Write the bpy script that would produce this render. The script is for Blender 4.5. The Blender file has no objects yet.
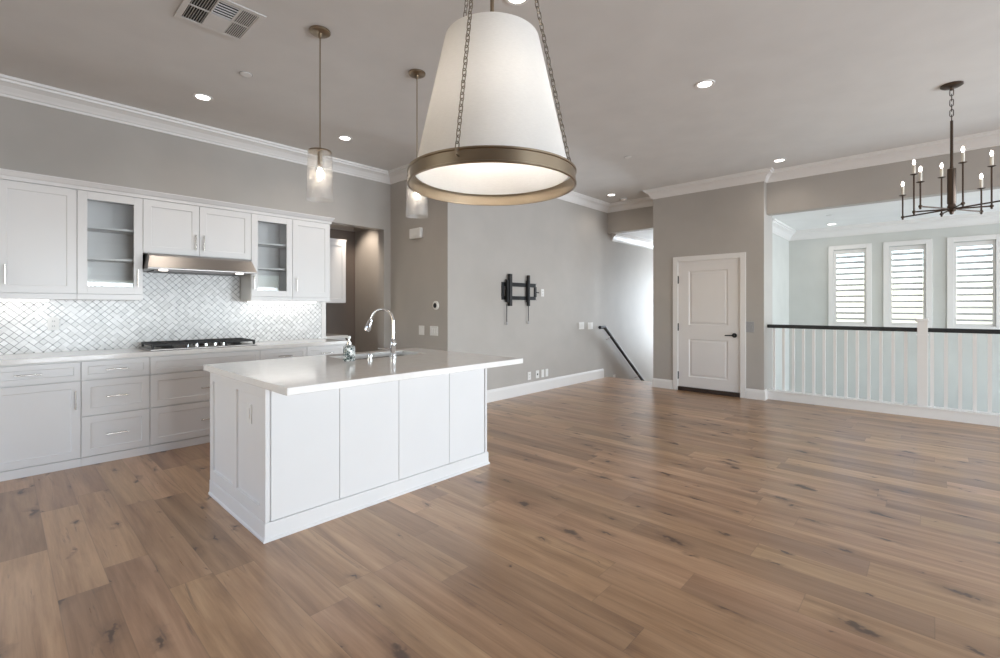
import bpy, bmesh, math, random
from mathutils import Vector, Matrix
random.seed(7)
PI = math.pi
S = bpy.context.scene
COL = S.collection

# ------------------------------------------------------------------ camera, sky, exposure
CAM_H = 1.33
cd = bpy.data.cameras.new('camera'); cam = bpy.data.objects.new('camera', cd); COL.objects.link(cam)
cam.location = (0, 0, CAM_H); cam.rotation_euler = (PI/2, 0, math.radians(42.85))
cd.sensor_width = 36; cd.lens = 36*0.465; cd.shift_y = -0.022; cd.clip_start = 0.02; cd.clip_end = 500
S.camera = cam
S.view_settings.view_transform = 'Standard'; S.view_settings.look = 'None'
S.view_settings.gamma = 1; S.view_settings.use_curve_mapping = False
S.view_settings.exposure = 0.0
S.cycles.max_bounces = 10; S.cycles.diffuse_bounces = 6; S.cycles.glossy_bounces = 4
S.cycles.transmission_bounces = 8; S.cycles.transparent_max_bounces = 12
S.cycles.sample_clamp_indirect = 6.0; S.cycles.caustics_reflective = False; S.cycles.caustics_refractive = False
S.cycles.use_denoising = True

W = bpy.data.worlds.new('world'); S.world = W; W.use_nodes = True
wn = W.node_tree.nodes; wl = W.node_tree.links
sky = wn.new('ShaderNodeTexSky'); sky.sky_type = 'NISHITA'; sky.sun_disc = False
sky.sun_elevation = math.radians(48); sky.sun_rotation = math.radians(200)
bgn = wn['Background']; wl.new(sky.outputs['Color'], bgn.inputs['Color']); bgn.inputs['Strength'].default_value = 0.62

def area(name, loc, rot, sx, sy, power, col, spread=180):
    l = bpy.data.lights.new(name, 'AREA'); l.shape = 'RECTANGLE'; l.size = sx; l.size_y = sy
    l.energy = power; l.color = col; l.spread = math.radians(spread)
    o = bpy.data.objects.new(name, l); COL.objects.link(o); o.location = loc; o.rotation_euler = rot
    return o
DAY = (0.81, 0.905, 1.0)
# right wall and stair end daylight; rear and void lamps are added fill
area('daylight_right_near', (5.62, 1.75, 1.05), (0, PI/2, 0), 1.9, 2.8, 150, DAY, 125)
area('daylight_right_far', (5.62, 5.3, 1.05), (0, PI/2, 0), 1.9, 2.5, 128, DAY, 125)
area('fill_rear', (-3.6, -3.62, 1.4), (PI/2, 0, 0), 3.5, 2.1, 12, (1.0, 0.94, 0.87))
area('daylight_stair', (-3.90, 12.62, 1.2), (-PI/2, 0, 0), 0.8, 2.1, 225, DAY)
area('fill_void', (5.62, 8.95, 1.0), (0, PI/2, 0), 2.9, 1.9, 250, DAY)

# ------------------------------------------------------------------ materials
def lin(c):
    return tuple((x/255/12.92 if x/255 <= 0.04045 else ((x/255+0.055)/1.055)**2.4) for x in c)
class NT:
    def __init__(s, name):
        s.m = bpy.data.materials.new(name); s.m.use_nodes = True
        s.n = s.m.node_tree.nodes; s.l = s.m.node_tree.links
        s.b = s.n['Principled BSDF']; s.out = s.n['Material Output']
    def set(s, inp, v):
        i = s.b.inputs[inp]
        if hasattr(v, 'links') or isinstance(v, bpy.types.NodeSocket): s.l.new(v, i)
        else: i.default_value = v
    def node(s, t, **k):
        nd = s.n.new(t)
        for a, v in k.items(): setattr(nd, a, v)
        return nd
    def put(s, sock, v):
        if isinstance(v, bpy.types.NodeSocket): s.l.new(v, sock)
        else: sock.default_value = v
    def math(s, op, a, b=0.0, c=None):
        nd = s.node('ShaderNodeMath', operation=op); s.put(nd.inputs[0], a); s.put(nd.inputs[1], b)
        if c is not None: s.put(nd.inputs[2], c)
        return nd.outputs[0]
    def pos(s):
        g = s.node('ShaderNodeNewGeometry'); x = s.node('ShaderNodeSeparateXYZ'); s.l.new(g.outputs['Position'], x.inputs[0])
        return x.outputs
    def comb(s, x, y, z=0.0):
        nd = s.node('ShaderNodeCombineXYZ')
        for i, v in enumerate((x, y, z)): s.put(nd.inputs[i], v)
        return nd.outputs[0]
    def noise(s, vec, scale, detail=2.0, rough=0.5, dist=0.0):
        nd = s.node('ShaderNodeTexNoise')
        if vec is not None: s.l.new(vec, nd.inputs['Vector'])
        nd.inputs['Scale'].default_value = scale; nd.inputs['Detail'].default_value = detail
        nd.inputs['Roughness'].default_value = rough; nd.inputs['Distortion'].default_value = dist
        return nd.outputs['Fac']
    def white(s, vec):
        nd = s.node('ShaderNodeTexWhiteNoise', noise_dimensions='3D'); s.l.new(vec, nd.inputs['Vector'])
        return nd.outputs
    def ramp(s, fac, stops):
        nd = s.node('ShaderNodeValToRGB'); e = nd.color_ramp.elements
        while len(e) < len(stops): e.new(0.5)
        for k, (p, c) in enumerate(stops):
            e[k].position = p; e[k].color = (*c, 1) if len(c) == 3 else c
        s.put(nd.inputs[0], fac); return nd.outputs['Color']
    def mix(s, fac, a, b, mode='MIX'):
        nd = s.node('ShaderNodeMix', data_type='RGBA', blend_type=mode)
        s.put(nd.inputs[0], fac)
        for i, v in ((6, a), (7, b)):
            if isinstance(v, bpy.types.NodeSocket): s.l.new(v, nd.inputs[i])
            else: nd.inputs[i].default_value = (*v, 1)
        return nd.outputs[2]
    def smooth(s, v, a, b):
        nd = s.node('ShaderNodeMapRange', interpolation_type='SMOOTHSTEP'); s.put(nd.inputs[0], v)
        nd.inputs[1].default_value = a; nd.inputs[2].default_value = b
        return nd.outputs[0]
    def bump(s, h, strength=0.1, dist=0.01):
        nd = s.node('ShaderNodeBump'); nd.inputs['Strength'].default_value = strength; nd.inputs['Distance'].default_value = dist
        s.l.new(h, nd.inputs['Height']); s.l.new(nd.outputs[0], s.b.inputs['Normal'])

def paint(name, c, rough=0.5, var=0.03, scale=3.0, bump=0.02, bscale=180):
    t = NT(name); x = t.pos(); v = t.comb(x[0], x[1], x[2])
    f = t.noise(v, scale, 3)
    lo = tuple(k*(1-var) for k in c); hi = tuple(min(1, k*(1+var)) for k in c)
    t.set('Base Color', t.ramp(f, [(0.3, lo), (0.7, hi)])); t.set('Roughness', rough)
    if bump: t.bump(t.noise(v, bscale, 2), bump, 0.002)
    return t.m
def metal(name, c, rough, var=0.12, scale=9):
    t = NT(name); x = t.pos(); v = t.comb(x[0], x[1], x[2]); f = t.noise(v, scale, 3)
    t.set('Base Color', (*c, 1)); t.set('Metallic', 1.0)
    t.set('Roughness', t.math('MULTIPLY_ADD', f, var*2*rough, rough-var*rough))
    return t.m
def emit(name, c, strength, base=(0.8, 0.8, 0.8)):
    t = NT(name); t.set('Base Color', (*base, 1)); t.set('Emission Color', (*c, 1)); t.set('Emission Strength', strength)
    return t.m
def glass(name, tint=(1, 1, 1), gloss=0.08, rough=0.02, bump=0.0, bscale=30):
    t = NT(name); n = t.n
    tr = t.node('ShaderNodeBsdfTransparent'); tr.inputs[0].default_value = (*tint, 1)
    gl = t.node('ShaderNodeBsdfGlossy'); gl.inputs['Roughness'].default_value = rough
    fr = t.node('ShaderNodeFresnel'); fr.inputs[0].default_value = 1.45
    f = t.math('ADD', fr.outputs[0], gloss); mx = t.node('ShaderNodeMixShader')
    t.l.new(f, mx.inputs[0]); t.l.new(tr.outputs[0], mx.inputs[1]); t.l.new(gl.outputs[0], mx.inputs[2])
    if bump:
        b = t.node('ShaderNodeBump'); b.inputs['Strength'].default_value = bump
        x = t.pos(); t.l.new(t.noise(t.comb(x[0], x[1], t.math('MULTIPLY', x[2], 2.5)), bscale, 2), b.inputs['Height'])
        t.l.new(b.outputs[0], gl.inputs['Normal']); t.l.new(b.outputs[0], fr.inputs['Normal'])
    t.l.new(mx.outputs[0], t.out.inputs[0])
    return t.m

M = {}
M['wall'] = paint('greige_wall_paint', (0.44, 0.410, 0.378), 0.55)
M['ceiling'] = paint('ceiling_paint', (0.69, 0.675, 0.655), 0.6)
M['void_ceiling'] = paint('white_ceiling_paint', (0.88, 0.88, 0.87), 0.6)
M['pale_wall'] = paint('stairwell_wall_paint', (0.60, 0.605, 0.575), 0.55)
M['trim'] = paint('white_trim_paint', (0.78, 0.76, 0.74), 0.35, 0.01, bump=0)
M['cab'] = paint('white_cabinet_lacquer', (0.765, 0.755, 0.75), 0.32, 0.01, bump=0)
M['door'] = paint('door_paint', (0.76, 0.73, 0.71), 0.35, 0.01, bump=0)
M['plastic'] = paint('white_plastic', (0.80, 0.79, 0.77), 0.4, 0.01, bump=0)
M['grey_plastic'] = paint('grey_plastic', (0.33, 0.33, 0.34), 0.4, 0.02, bump=0)
M['black'] = paint('matte_black_metal', (0.007, 0.007, 0.008), 0.55, 0.1, bump=0)
M['rail_black'] = paint('black_rail_lacquer', (0.010, 0.011, 0.013), 0.5, 0.1, bump=0)
M['dark_sill'] = paint('dark_wood_sill', (0.035, 0.02, 0.014), 0.5, 0.2, 20)
M['chrome'] = metal('polished_chrome', (0.82, 0.82, 0.83), 0.09)
M['nickel'] = metal('brushed_nickel', (0.70, 0.68, 0.66), 0.22)
M['steel'] = metal('stainless_steel', (0.36, 0.338, 0.325), 0.36)
M['brass'] = metal('aged_brass', (0.36, 0.29, 0.21), 0.30, 0.03)
M['bronze'] = metal('dark_bronze', (0.10, 0.075, 0.06), 0.38)
M['pewter'] = metal('grey_bronze_chain', (0.27, 0.24, 0.20), 0.35)
M['iron'] = paint('cast_iron', (0.02, 0.018, 0.018), 0.55, 0.2, 40)
M['vent_dark'] = paint('dark_duct', (0.03, 0.028, 0.027), 0.7, 0.1)
M['glass'] = glass('clear_pane', (0.995, 1.0, 0.997), 0.0)
def seeded():
    t = NT('textured_pendant_glass'); x = t.pos()
    h = t.noise(t.comb(t.math('MULTIPLY', x[0], 9.0), t.math('MULTIPLY', x[1], 9.0), t.math('MULTIPLY', x[2], 42.0)), 3.2, 4, 0.6, 1.5)
    b = t.node('ShaderNodeBump'); b.inputs['Strength'].default_value = 0.5; b.inputs['Distance'].default_value = 0.01; t.l.new(h, b.inputs['Height'])
    tr = t.node('ShaderNodeBsdfTransparent'); tr.inputs[0].default_value = (0.985, 0.98, 0.975, 1)
    gl = t.node('ShaderNodeBsdfGlossy'); gl.inputs['Roughness'].default_value = 0.2; t.l.new(b.outputs[0], gl.inputs['Normal'])
    tl = t.node('ShaderNodeBsdfTranslucent'); tl.inputs[0].default_value = (0.95, 0.94, 0.92, 1); t.l.new(b.outputs[0], tl.inputs['Normal'])
    m1 = t.node('ShaderNodeMixShader'); m2 = t.node('ShaderNodeMixShader')
    m1.inputs[0].default_value = 0.10; t.l.new(tr.outputs[0], m1.inputs[1]); t.l.new(gl.outputs[0], m1.inputs[2])
    t.l.new(t.math('MULTIPLY_ADD', t.smooth(h, 0.45, 0.72), 0.08, 0.01), m2.inputs[0]); t.l.new(m1.outputs[0], m2.inputs[1]); t.l.new(tl.outputs[0], m2.inputs[2])
    t.l.new(m2.outputs[0], t.out.inputs[0]); return t.m
M['seeded'] = seeded()
M['lampglow'] = emit('recessed_lamp', (1.0, 0.96, 0.90), 9)
M['bulb'] = emit('glowing_bulb', (1.0, 0.88, 0.72), 36)
M['flame'] = emit('candle_bulb', (1.0, 0.90, 0.78), 14)
M['led'] = emit('cabinet_led', (1.0, 0.98, 0.94), 3)
M['hoodglow'] = emit('hood_lamp_lens', (1.0, 0.93, 0.84), 3)
M['candle'] = paint('ivory_candle_sleeve', (0.72, 0.68, 0.60), 0.5, 0.02, bump=0)
M['pantry_dark'] = paint('dark_brown_pantry_wall', (0.15, 0.118, 0.098), 0.55)  # one even dark brown for the pantry rear walls
M['sink'] = metal('shade_darkened_steel', (0.11, 0.10, 0.095), 0.4)  # steel darkened to put basin shade in its colour; reused under the hood
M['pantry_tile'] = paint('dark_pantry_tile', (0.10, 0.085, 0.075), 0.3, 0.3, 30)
M['ground'] = paint('dry_ground', (0.42, 0.33, 0.22), 0.9, 0.3, 0.2)
M['bark'] = paint('bark', (0.10, 0.07, 0.05), 0.9, 0.3, 8)
M['leaf'] = paint('tree_leaf', (0.10, 0.13, 0.05), 0.7, 0.3, 3)

def make_floor():
    t = NT('oak_plank_floor'); x = t.pos()
    row = t.math('FLOOR', t.math('DIVIDE', x[1], 0.182))
    rr = t.white(t.comb(row, 3.7, 1.3))[0]
    xs = t.math('ADD', t.math('DIVIDE', x[0], 1.32), t.math('MULTIPLY', rr, 9.0))
    col = t.math('FLOOR', xs)
    wv = t.white(t.comb(row, col, 0.5)); idv = wv[0]
    sep = t.node('ShaderNodeSeparateColor'); t.l.new(wv[1], sep.inputs[0])
    off = t.math('MULTIPLY', idv, 53.0)
    px = t.math('ADD', x[0], off)
    g1 = t.noise(t.comb(t.math('MULTIPLY', px, 0.9), t.math('MULTIPLY', x[1], 11.0), off), 1.0, 5, 0.55, 0.6)
    g2 = t.noise(t.comb(t.math('MULTIPLY', px, 4.0), t.math('MULTIPLY', x[1], 95.0), off), 1.0, 3, 0.6, 0.3)
    g4 = t.noise(t.comb(t.math('MULTIPLY', px, 2.2), t.math('MULTIPLY', x[1], 38.0), off), 1.0, 4, 0.6, 0.9)
    g3 = t.noise(t.comb(t.math('MULTIPLY', px, 0.55), t.math('MULTIPLY', x[1], 3.0), off), 1.0, 2, 0.5)
    base = t.ramp(t.math('ADD', t.math('MULTIPLY', g1, 0.62), t.math('ADD', t.math('MULTIPLY', g2, 0.16), t.math('MULTIPLY', g4, 0.22))),
                  [(0.28, (0.175, 0.085, 0.040)), (0.42, (0.330, 0.190, 0.102)), (0.57, (0.465, 0.290, 0.170)), (0.74, (0.600, 0.405, 0.255))])
    tint = t.ramp(idv, [(0.0, (0.74, 0.71, 0.69)), (0.25, (0.87, 0.85, 0.83)), (0.65, (1.0, 0.98, 0.95)), (1.0, (1.16, 1.17, 1.15))])
    c = t.mix(1.0, base, tint, 'MULTIPLY')
    warm = t.ramp(sep.outputs[1], [(0.0, (0.98, 0.93, 0.95)), (1.0, (1.02, 1.03, 0.93))])
    c = t.mix(0.8, c, warm, 'MULTIPLY')
    c = t.mix(t.math('MULTIPLY', t.smooth(g3, 0.52, 0.75), 0.35), c, (0.165, 0.10, 0.065))
    # knots: sparse dark eyes drawn out along the plank
    vo = t.node('ShaderNodeTexVoronoi', voronoi_dimensions='2D'); vo.inputs['Scale'].default_value = 1.0; vo.inputs['Randomness'].default_value = 1.0
    warp = t.noise(t.comb(t.math('MULTIPLY', px, 9.0), t.math('MULTIPLY', x[1], 14.0), off), 1.0, 3, 0.6)
    wa = t.math('MULTIPLY', t.math('SUBTRACT', warp, 0.5), 0.5)
    t.l.new(t.comb(t.math('ADD', t.math('MULTIPLY', px, 2.1), wa), t.math('ADD', t.math('MULTIPLY', x[1], 5.2), t.math('MULTIPLY', wa, -1.3)), off), vo.inputs['Vector'])
    sc = t.node('ShaderNodeSeparateColor'); t.l.new(vo.outputs['Color'], sc.inputs[0])
    size = t.math('MULTIPLY', t.math('SUBTRACT', sc.outputs[0], 0.22), 0.21)
    k = t.math('DIVIDE', vo.outputs['Distance'], t.math('MAXIMUM', size, 0.004))
    halo = t.math('MULTIPLY', t.math('SUBTRACT', 1.0, t.smooth(k, 0.6, 2.4)), 0.45)
    core = t.math('MULTIPLY', t.math('SUBTRACT', 1.0, t.smooth(k, 0.35, 0.9)), 0.92)
    c = t.mix(halo, c, (0.125, 0.062, 0.034)); c = t.mix(core, c, (0.062, 0.026, 0.012))
    # mineral streaks
    st = t.noise(t.comb(t.math('MULTIPLY', px, 1.6), t.math('MULTIPLY', x[1], 26.0), off), 1.0, 4, 0.65, 1.2)
    c = t.mix(t.math('MULTIPLY', t.smooth(st, 0.60, 0.74), 0.6), c, (0.085, 0.048, 0.032))
    fy = t.math('FRACT', t.math('DIVIDE', x[1], 0.182)); ey = t.math('MINIMUM', fy, t.math('SUBTRACT', 1.0, fy))
    fx = t.math('FRACT', xs); ex = t.math('MULTIPLY', t.math('MINIMUM', fx, t.math('SUBTRACT', 1.0, fx)), 7.2)
    e = t.smooth(t.math('MINIMUM', ey, ex), 0.004, 0.016)
    c = t.mix(t.math('MULTIPLY', t.math('SUBTRACT', 1.0, e), 0.28), c, (0.05, 0.03, 0.02))
    t.set('Base Color', c)
    t.set('Roughness', t.math('MULTIPLY_ADD', g2, 0.14, 0.24)); t.set('Specular IOR Level', 1.0)
    t.bump(t.math('ADD', t.math('MULTIPLY', g2, 0.35), t.math('MULTIPLY', e, 0.6)), 0.10, 0.003)
    return t.m
M['floor'] = make_floor()

def make_backsplash():
    t = NT('marble_basketweave_tile'); x = t.pos(); P = 0.060
    u = t.math('DIVIDE', t.math('ADD', x[1], x[2]), P*1.41421); v = t.math('DIVIDE', t.math('SUBTRACT', x[1], x[2]), P*1.41421)
    u = t.math('MULTIPLY', u, 1.41421); v = t.math('MULTIPLY', v, 1.41421)
    iu = t.math('FLOOR', u); iv = t.math('FLOOR', v); eu = t.math('FLOOR', t.math('ADD', u, 0.5)); ev = t.math('FLOOR', t.math('ADD', v, 0.5))
    fu = t.math('FRACT', u); fv = t.math('FRACT', v)
    du = t.math('MINIMUM', fu, t.math('SUBTRACT', 1.0, fu)); dv = t.math('MINIMUM', fv, t.math('SUBTRACT', 1.0, fv))
    su = t.smooth(t.white(t.comb(eu, iv, 4.0))[0], -0.1, 0.6); sv = t.smooth(t.white(t.comb(iu, ev, 8.0))[0], -0.1, 0.6)
    lu = t.math('MULTIPLY', t.math('SUBTRACT', 1.0, t.smooth(du, 0.045, 0.085)), su)
    lv_ = t.math('MULTIPLY', t.math('SUBTRACT', 1.0, t.smooth(dv, 0.045, 0.085)), sv)
    line = t.math('MAXIMUM', lu, lv_)
    dot = t.math('SUBTRACT', 1.0, t.smooth(t.math('MAXIMUM', du, dv), 0.10, 0.15))
    r = t.white(t.comb(iu, iv, 2.0))[0]
    vec = t.comb(x[0], x[1], x[2])
    ve = t.noise(vec, 6.0, 6, 0.6, 1.2)
    c = t.ramp(r, [(0.0, (0.60, 0.59, 0.575)), (0.4, (0.70, 0.69, 0.675)), (1.0, (0.78, 0.77, 0.755))])
    c = t.mix(t.math('MULTIPLY', t.smooth(ve, 0.52, 0.75), 0.3), c, (0.46, 0.455, 0.45))
    c = t.mix(t.math('MULTIPLY', line, 0.82), c, (0.15, 0.14, 0.135))
    c = t.mix(t.math('MULTIPLY', dot, t.math('MULTIPLY', t.smooth(t.white(t.comb(eu, ev, 9.0))[0], 0.72, 0.76), 0.8)), c, (0.05, 0.047, 0.045))
    t.set('Base Color', c); t.set('Roughness', 0.25)
    t.bump(line, -0.06, 0.002)
    return t.m
M['tile'] = make_backsplash()

def make_quartz():
    t = NT('pale_quartz'); x = t.pos(); v = t.comb(x[0], x[1], x[2])
    f = t.noise(v, 14, 5, 0.65); f2 = t.noise(v, 160, 2)
    c = t.ramp(t.math('ADD', t.math('MULTIPLY', f, 0.7), t.math('MULTIPLY', f2, 0.3)), [(0.35, (0.80, 0.775, 0.75)), (0.65, (0.86, 0.84, 0.815))])
    t.set('Base Color', c); t.set('Roughness', 0.11); return t.m
M['quartz'] = make_quartz()

def make_shade():
    t = NT('white_linen_shade'); x = t.pos()
    d = t.node('ShaderNodeBsdfDiffuse'); tr = t.node('ShaderNodeBsdfTranslucent'); mx = t.node('ShaderNodeMixShader')
    f = t.noise(t.comb(t.math('MULTIPLY', x[0], 8.0), t.math('MULTIPLY', x[1], 8.0), t.math('MULTIPLY', x[2], 60.0)), 8, 2)
    c = t.ramp(f, [(0.3, (0.80, 0.79, 0.775)), (0.7, (0.84, 0.83, 0.815))])
    t.l.new(c, d.inputs[0]); t.l.new(c, tr.inputs[0]); mx.inputs[0].default_value = 0.48
    t.l.new(d.outputs[0], mx.inputs[1]); t.l.new(tr.outputs[0], mx.inputs[2]); t.l.new(mx.outputs[0], t.out.inputs[0])
    return t.m
M['shade'] = make_shade()

def make_soap():
    t = NT('patterned_soap_bottle'); x = t.pos(); vo = t.node('ShaderNodeTexVoronoi', feature='DISTANCE_TO_EDGE'); vo.inputs['Scale'].default_value = 58
    t.l.new(t.comb(x[0], x[1], x[2]), vo.inputs['Vector'])
    vc = t.node('ShaderNodeTexVoronoi'); vc.inputs['Scale'].default_value = 58; t.l.new(t.comb(x[0], x[1], x[2]), vc.inputs['Vector'])
    s = t.node('ShaderNodeSeparateColor'); t.l.new(vc.outputs['Color'], s.inputs[0])
    c = t.ramp(s.outputs[0], [(0.0, (0.03, 0.05, 0.05)), (0.66, (0.11, 0.15, 0.145)), (0.70, (0.74, 0.76, 0.73)), (1.0, (0.8, 0.8, 0.78))])
    c = t.mix(t.math('SUBTRACT', 1.0, t.smooth(vo.outputs['Distance'], 0.02, 0.06)), c, (0.8, 0.8, 0.78))
    t.set('Base Color', c); t.set('Roughness', 0.15); return t.m
M['soap'] = make_soap()

# ------------------------------------------------------------------ mesh helpers
def BM(): return bmesh.new()
def box(bm, x0, x1, y0, y1, z0, z1):
    v = [bm.verts.new((x, y, z)) for x in (x0, x1) for y in (y0, y1) for z in (z0, z1)]
    for f in ((0, 1, 3, 2), (4, 6, 7, 5), (0, 4, 5, 1), (2, 3, 7, 6), (0, 2, 6, 4), (1, 5, 7, 3)): bm.faces.new([v[i] for i in f])
    return bm
def frame_of(d):
    d = d.normalized(); a = Vector((0, 0, 1)) if abs(d.z) < 0.9 else Vector((1, 0, 0))
    u = d.cross(a).normalized(); return u, d.cross(u).normalized()
def tube(bm, pts, r, seg=10, closed=False, cap=True):
    pts = [Vector(p) for p in pts]; n = len(pts); rs = r if isinstance(r, (list, tuple)) else [r]*n
    rings = []; u = None
    for i, p in enumerate(pts):
        if closed: d = pts[(i+1) % n]-pts[i-1]
        else: d = pts[min(i+1, n-1)]-pts[max(i-1, 0)]
        d.normalize()
        if u is None: u, w = frame_of(d)
        else:
            u = (u-d*u.dot(d)).normalized(); w = d.cross(u)
        rings.append([bm.verts.new(p+(u*math.cos(2*PI*k/seg)+w*math.sin(2*PI*k/seg))*rs[i]) for k in range(seg)])
    for i in range(n if closed else n-1):
        a, b = rings[i], rings[(i+1) % n]
        for k in range(seg): bm.faces.new((a[k], a[(k+1) % seg], b[(k+1) % seg], b[k]))
    if cap and not closed: bm.faces.new(rings[0][::-1]); bm.faces.new(rings[-1])
    return bm
def lathe(bm, prof, c=(0, 0, 0), seg=32, close=False, T=None):
    """prof: (radius, z) pairs; ends with radius 0 close themselves"""
    c = Vector(c); rings = []
    tf = (lambda p: c+(T @ p)) if T else (lambda p: c+p)
    for r, z in prof:
        if r < 1e-6: rings.append([bm.verts.new(tf(Vector((0, 0, z))))])
        else: rings.append([bm.verts.new(tf(Vector((r*math.cos(2*PI*k/seg), r*math.sin(2*PI*k/seg), z)))) for k in range(seg)])
    m = len(rings)
    for i in range(m if close else m-1):
        a, b = rings[i], rings[(i+1) % m]
        for k in range(seg):
            k2 = (k+1) % seg
            if len(a) == 1 and len(b) == 1: continue
            if len(a) == 1: bm.faces.new((a[0], b[k2], b[k]))
            elif len(b) == 1: bm.faces.new((a[k], a[k2], b[0]))
            else: bm.faces.new((a[k], a[k2], b[k2], b[k]))
    return bm
def ball(bm, c, r, sz=1.0, seg=14):
    n = 8
    return lathe(bm, [(0, -r*sz)]+[(r*math.sin(PI*i/n), -r*sz*math.cos(PI*i/n)) for i in range(1, n)]+[(0, r*sz)], c, seg)
def slab_hole(bm, X0, X1, Y0, Y1, x0, x1, y0, y1, z0, z1):
    L = []
    for z in (z0, z1):
        L.append([bm.verts.new((x, y, z)) for x, y in ((X0, Y0), (X1, Y0), (X1, Y1), (X0, Y1))] + [bm.verts.new((x, y, z)) for x, y in ((x0, y0), (x1, y0), (x1, y1), (x0, y1))])
    a, b = L
    for i in range(4):
        j = (i+1) % 4
        bm.faces.new((b[i], b[j], b[4+j], b[4+i])); bm.faces.new((a[i], a[4+i], a[4+j], a[j]))
        bm.faces.new((a[i], a[j], b[j], b[i])); bm.faces.new((a[4+i], b[4+i], b[4+j], a[4+j]))
    return bm
def ortho(face, o):
    """map local (u, v, w): u along the face, v up, w out of it"""
    if face == '+x': return lambda u, v, w: Vector((o[0]+w, o[1]+u, o[2]+v))
    if face == '-y': return lambda u, v, w: Vector((o[0]+u, o[1]-w, o[2]+v))
    if face == '-x': return lambda u, v, w: Vector((o[0]-w, o[1]+u, o[2]+v))
def panel_faces(bm, T, u0, u1, v0, v1, t, insets):
    """a slab from w=0 to w=t whose front carries rectangular recesses: insets = [(u0,u1,v0,v1,[(inset,w),...])]; grid cut"""
    us = sorted({u0, u1, *[k for i in insets for k in i[:2]]}); vs = sorted({v0, v1, *[k for i in insets for k in i[2:4]]})
    F = {(i, j): bm.verts.new(T(u, v, t)) for i, u in enumerate(us) for j, v in enumerate(vs)}
    for i in range(len(us)-1):
        for j in range(len(vs)-1):
            cu, cv = (us[i]+us[i+1])/2, (vs[j]+vs[j+1])/2
            if not any(a < cu < b and c < cv < d for a, b, c, d, _ in insets):
                bm.faces.new((F[i, j], F[i+1, j], F[i+1, j+1], F[i, j+1]))
    for a, b, c, d, steps in insets:
        i0, i1, j0, j1 = us.index(a), us.index(b), vs.index(c), vs.index(d)
        # boundary ring of grid vertices (may have more than 4)
        ring = [F[i, j0] for i in range(i0, i1)]+[F[i1, j] for j in range(j0, j1)]+[F[i, j1] for i in range(i1, i0, -1)]+[F[i0, j] for j in range(j1, j0, -1)]
        corners = [F[i0, j0], F[i1, j0], F[i1, j1], F[i0, j1]]
        prev = ring
        for k, (s, w) in enumerate(steps):
            cur = [bm.verts.new(T(*p, w)) for p in ((a+s, c+s), (b-s, c+s), (b-s, d-s), (a+s, d-s))]
            if k == 0 and len(ring) != 4:
                idx = [ring.index(q) for q in corners]+[len(ring)]
                for q in range(4): bm.faces.new([*(ring[x % len(ring)] for x in range(idx[q], idx[q+1]+1)), cur[(q+1) % 4], cur[q]])
            else:
                for q in range(4): bm.faces.new((prev[q], prev[(q+1) % 4], cur[(q+1) % 4], cur[q]))
            prev = cur
        bm.faces.new(prev)
    B = [bm.verts.new(T(*p, 0)) for p in ((u0, v0), (u1, v0), (u1, v1), (u0, v1))]
    bm.faces.new(B[::-1]); nu, nv = len(us)-1, len(vs)-1
    sides = [[F[i, 0] for i in range(nu+1)], [F[nu, j] for j in range(nv+1)], [F[i, nv] for i in range(nu, -1, -1)], [F[0, j] for j in range(nv, -1, -1)]]
    for q in range(4): bm.faces.new([B[q], B[(q+1) % 4]]+sides[q][::-1])
    return bm
def shaker(face, o, w, h, rail=0.058, t=0.02, rec=0.008):
    bm = BM(); T = ortho(face, o)
    return panel_faces(bm, T, 0, w, 0, h, t, [(rail, w-rail, rail, h-rail, [(0.0015, t-rec), ])])
def open_frame(face, o, w, h, rail=0.055, t=0.02):
    bm = BM(); T = ortho(face, o)
    def q(u0, u1, v0, v1):
        v = [bm.verts.new(T(u, vv, ww)) for u in (u0, u1) for vv in (v0, v1) for ww in (0, t)]
        for f in ((0, 1, 3, 2), (4, 6, 7, 5), (0, 4, 5, 1), (2, 3, 7, 6), (0, 2, 6, 4), (1, 5, 7, 3)): bm.faces.new([v[i] for i in f])
    q(0, rail, 0, h); q(w-rail, w, 0, h); q(rail, w-rail, 0, rail); q(rail, w-rail, h-rail, h)
    return bm
def sweep(bm, prof, path, closed=False):
    """prof: (out, z); path: 2-D points with the room on the left"""
    n = len(path); P = [Vector(p).to_2d() if len(p) > 2 else Vector(p) for p in path]; rings = []
    for i in range(n):
        ns = []
        if closed or i > 0:
            d = (P[i]-P[i-1]).normalized(); ns.append(Vector((-d.y, d.x)))
        if closed or i < n-1:
            d = (P[(i+1) % n]-P[i]).normalized(); ns.append(Vector((-d.y, d.x)))
        m = ns[0] if len(ns) == 1 else (ns[0]+ns[1])/(1+ns[0].dot(ns[1]))
        rings.append([bm.verts.new((P[i].x+m.x*o, P[i].y+m.y*o, z)) for o, z in prof])
    k = len(prof)
    for i in range(n if closed else n-1):
        a, b = rings[i], rings[(i+1) % n]
        for j in range(k): bm.faces.new((a[j], a[(j+1) % k], b[(j+1) % k], b[j]))
    if not closed: bm.faces.new(rings[0]); bm.faces.new(rings[-1][::-1])
    return bm

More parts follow.
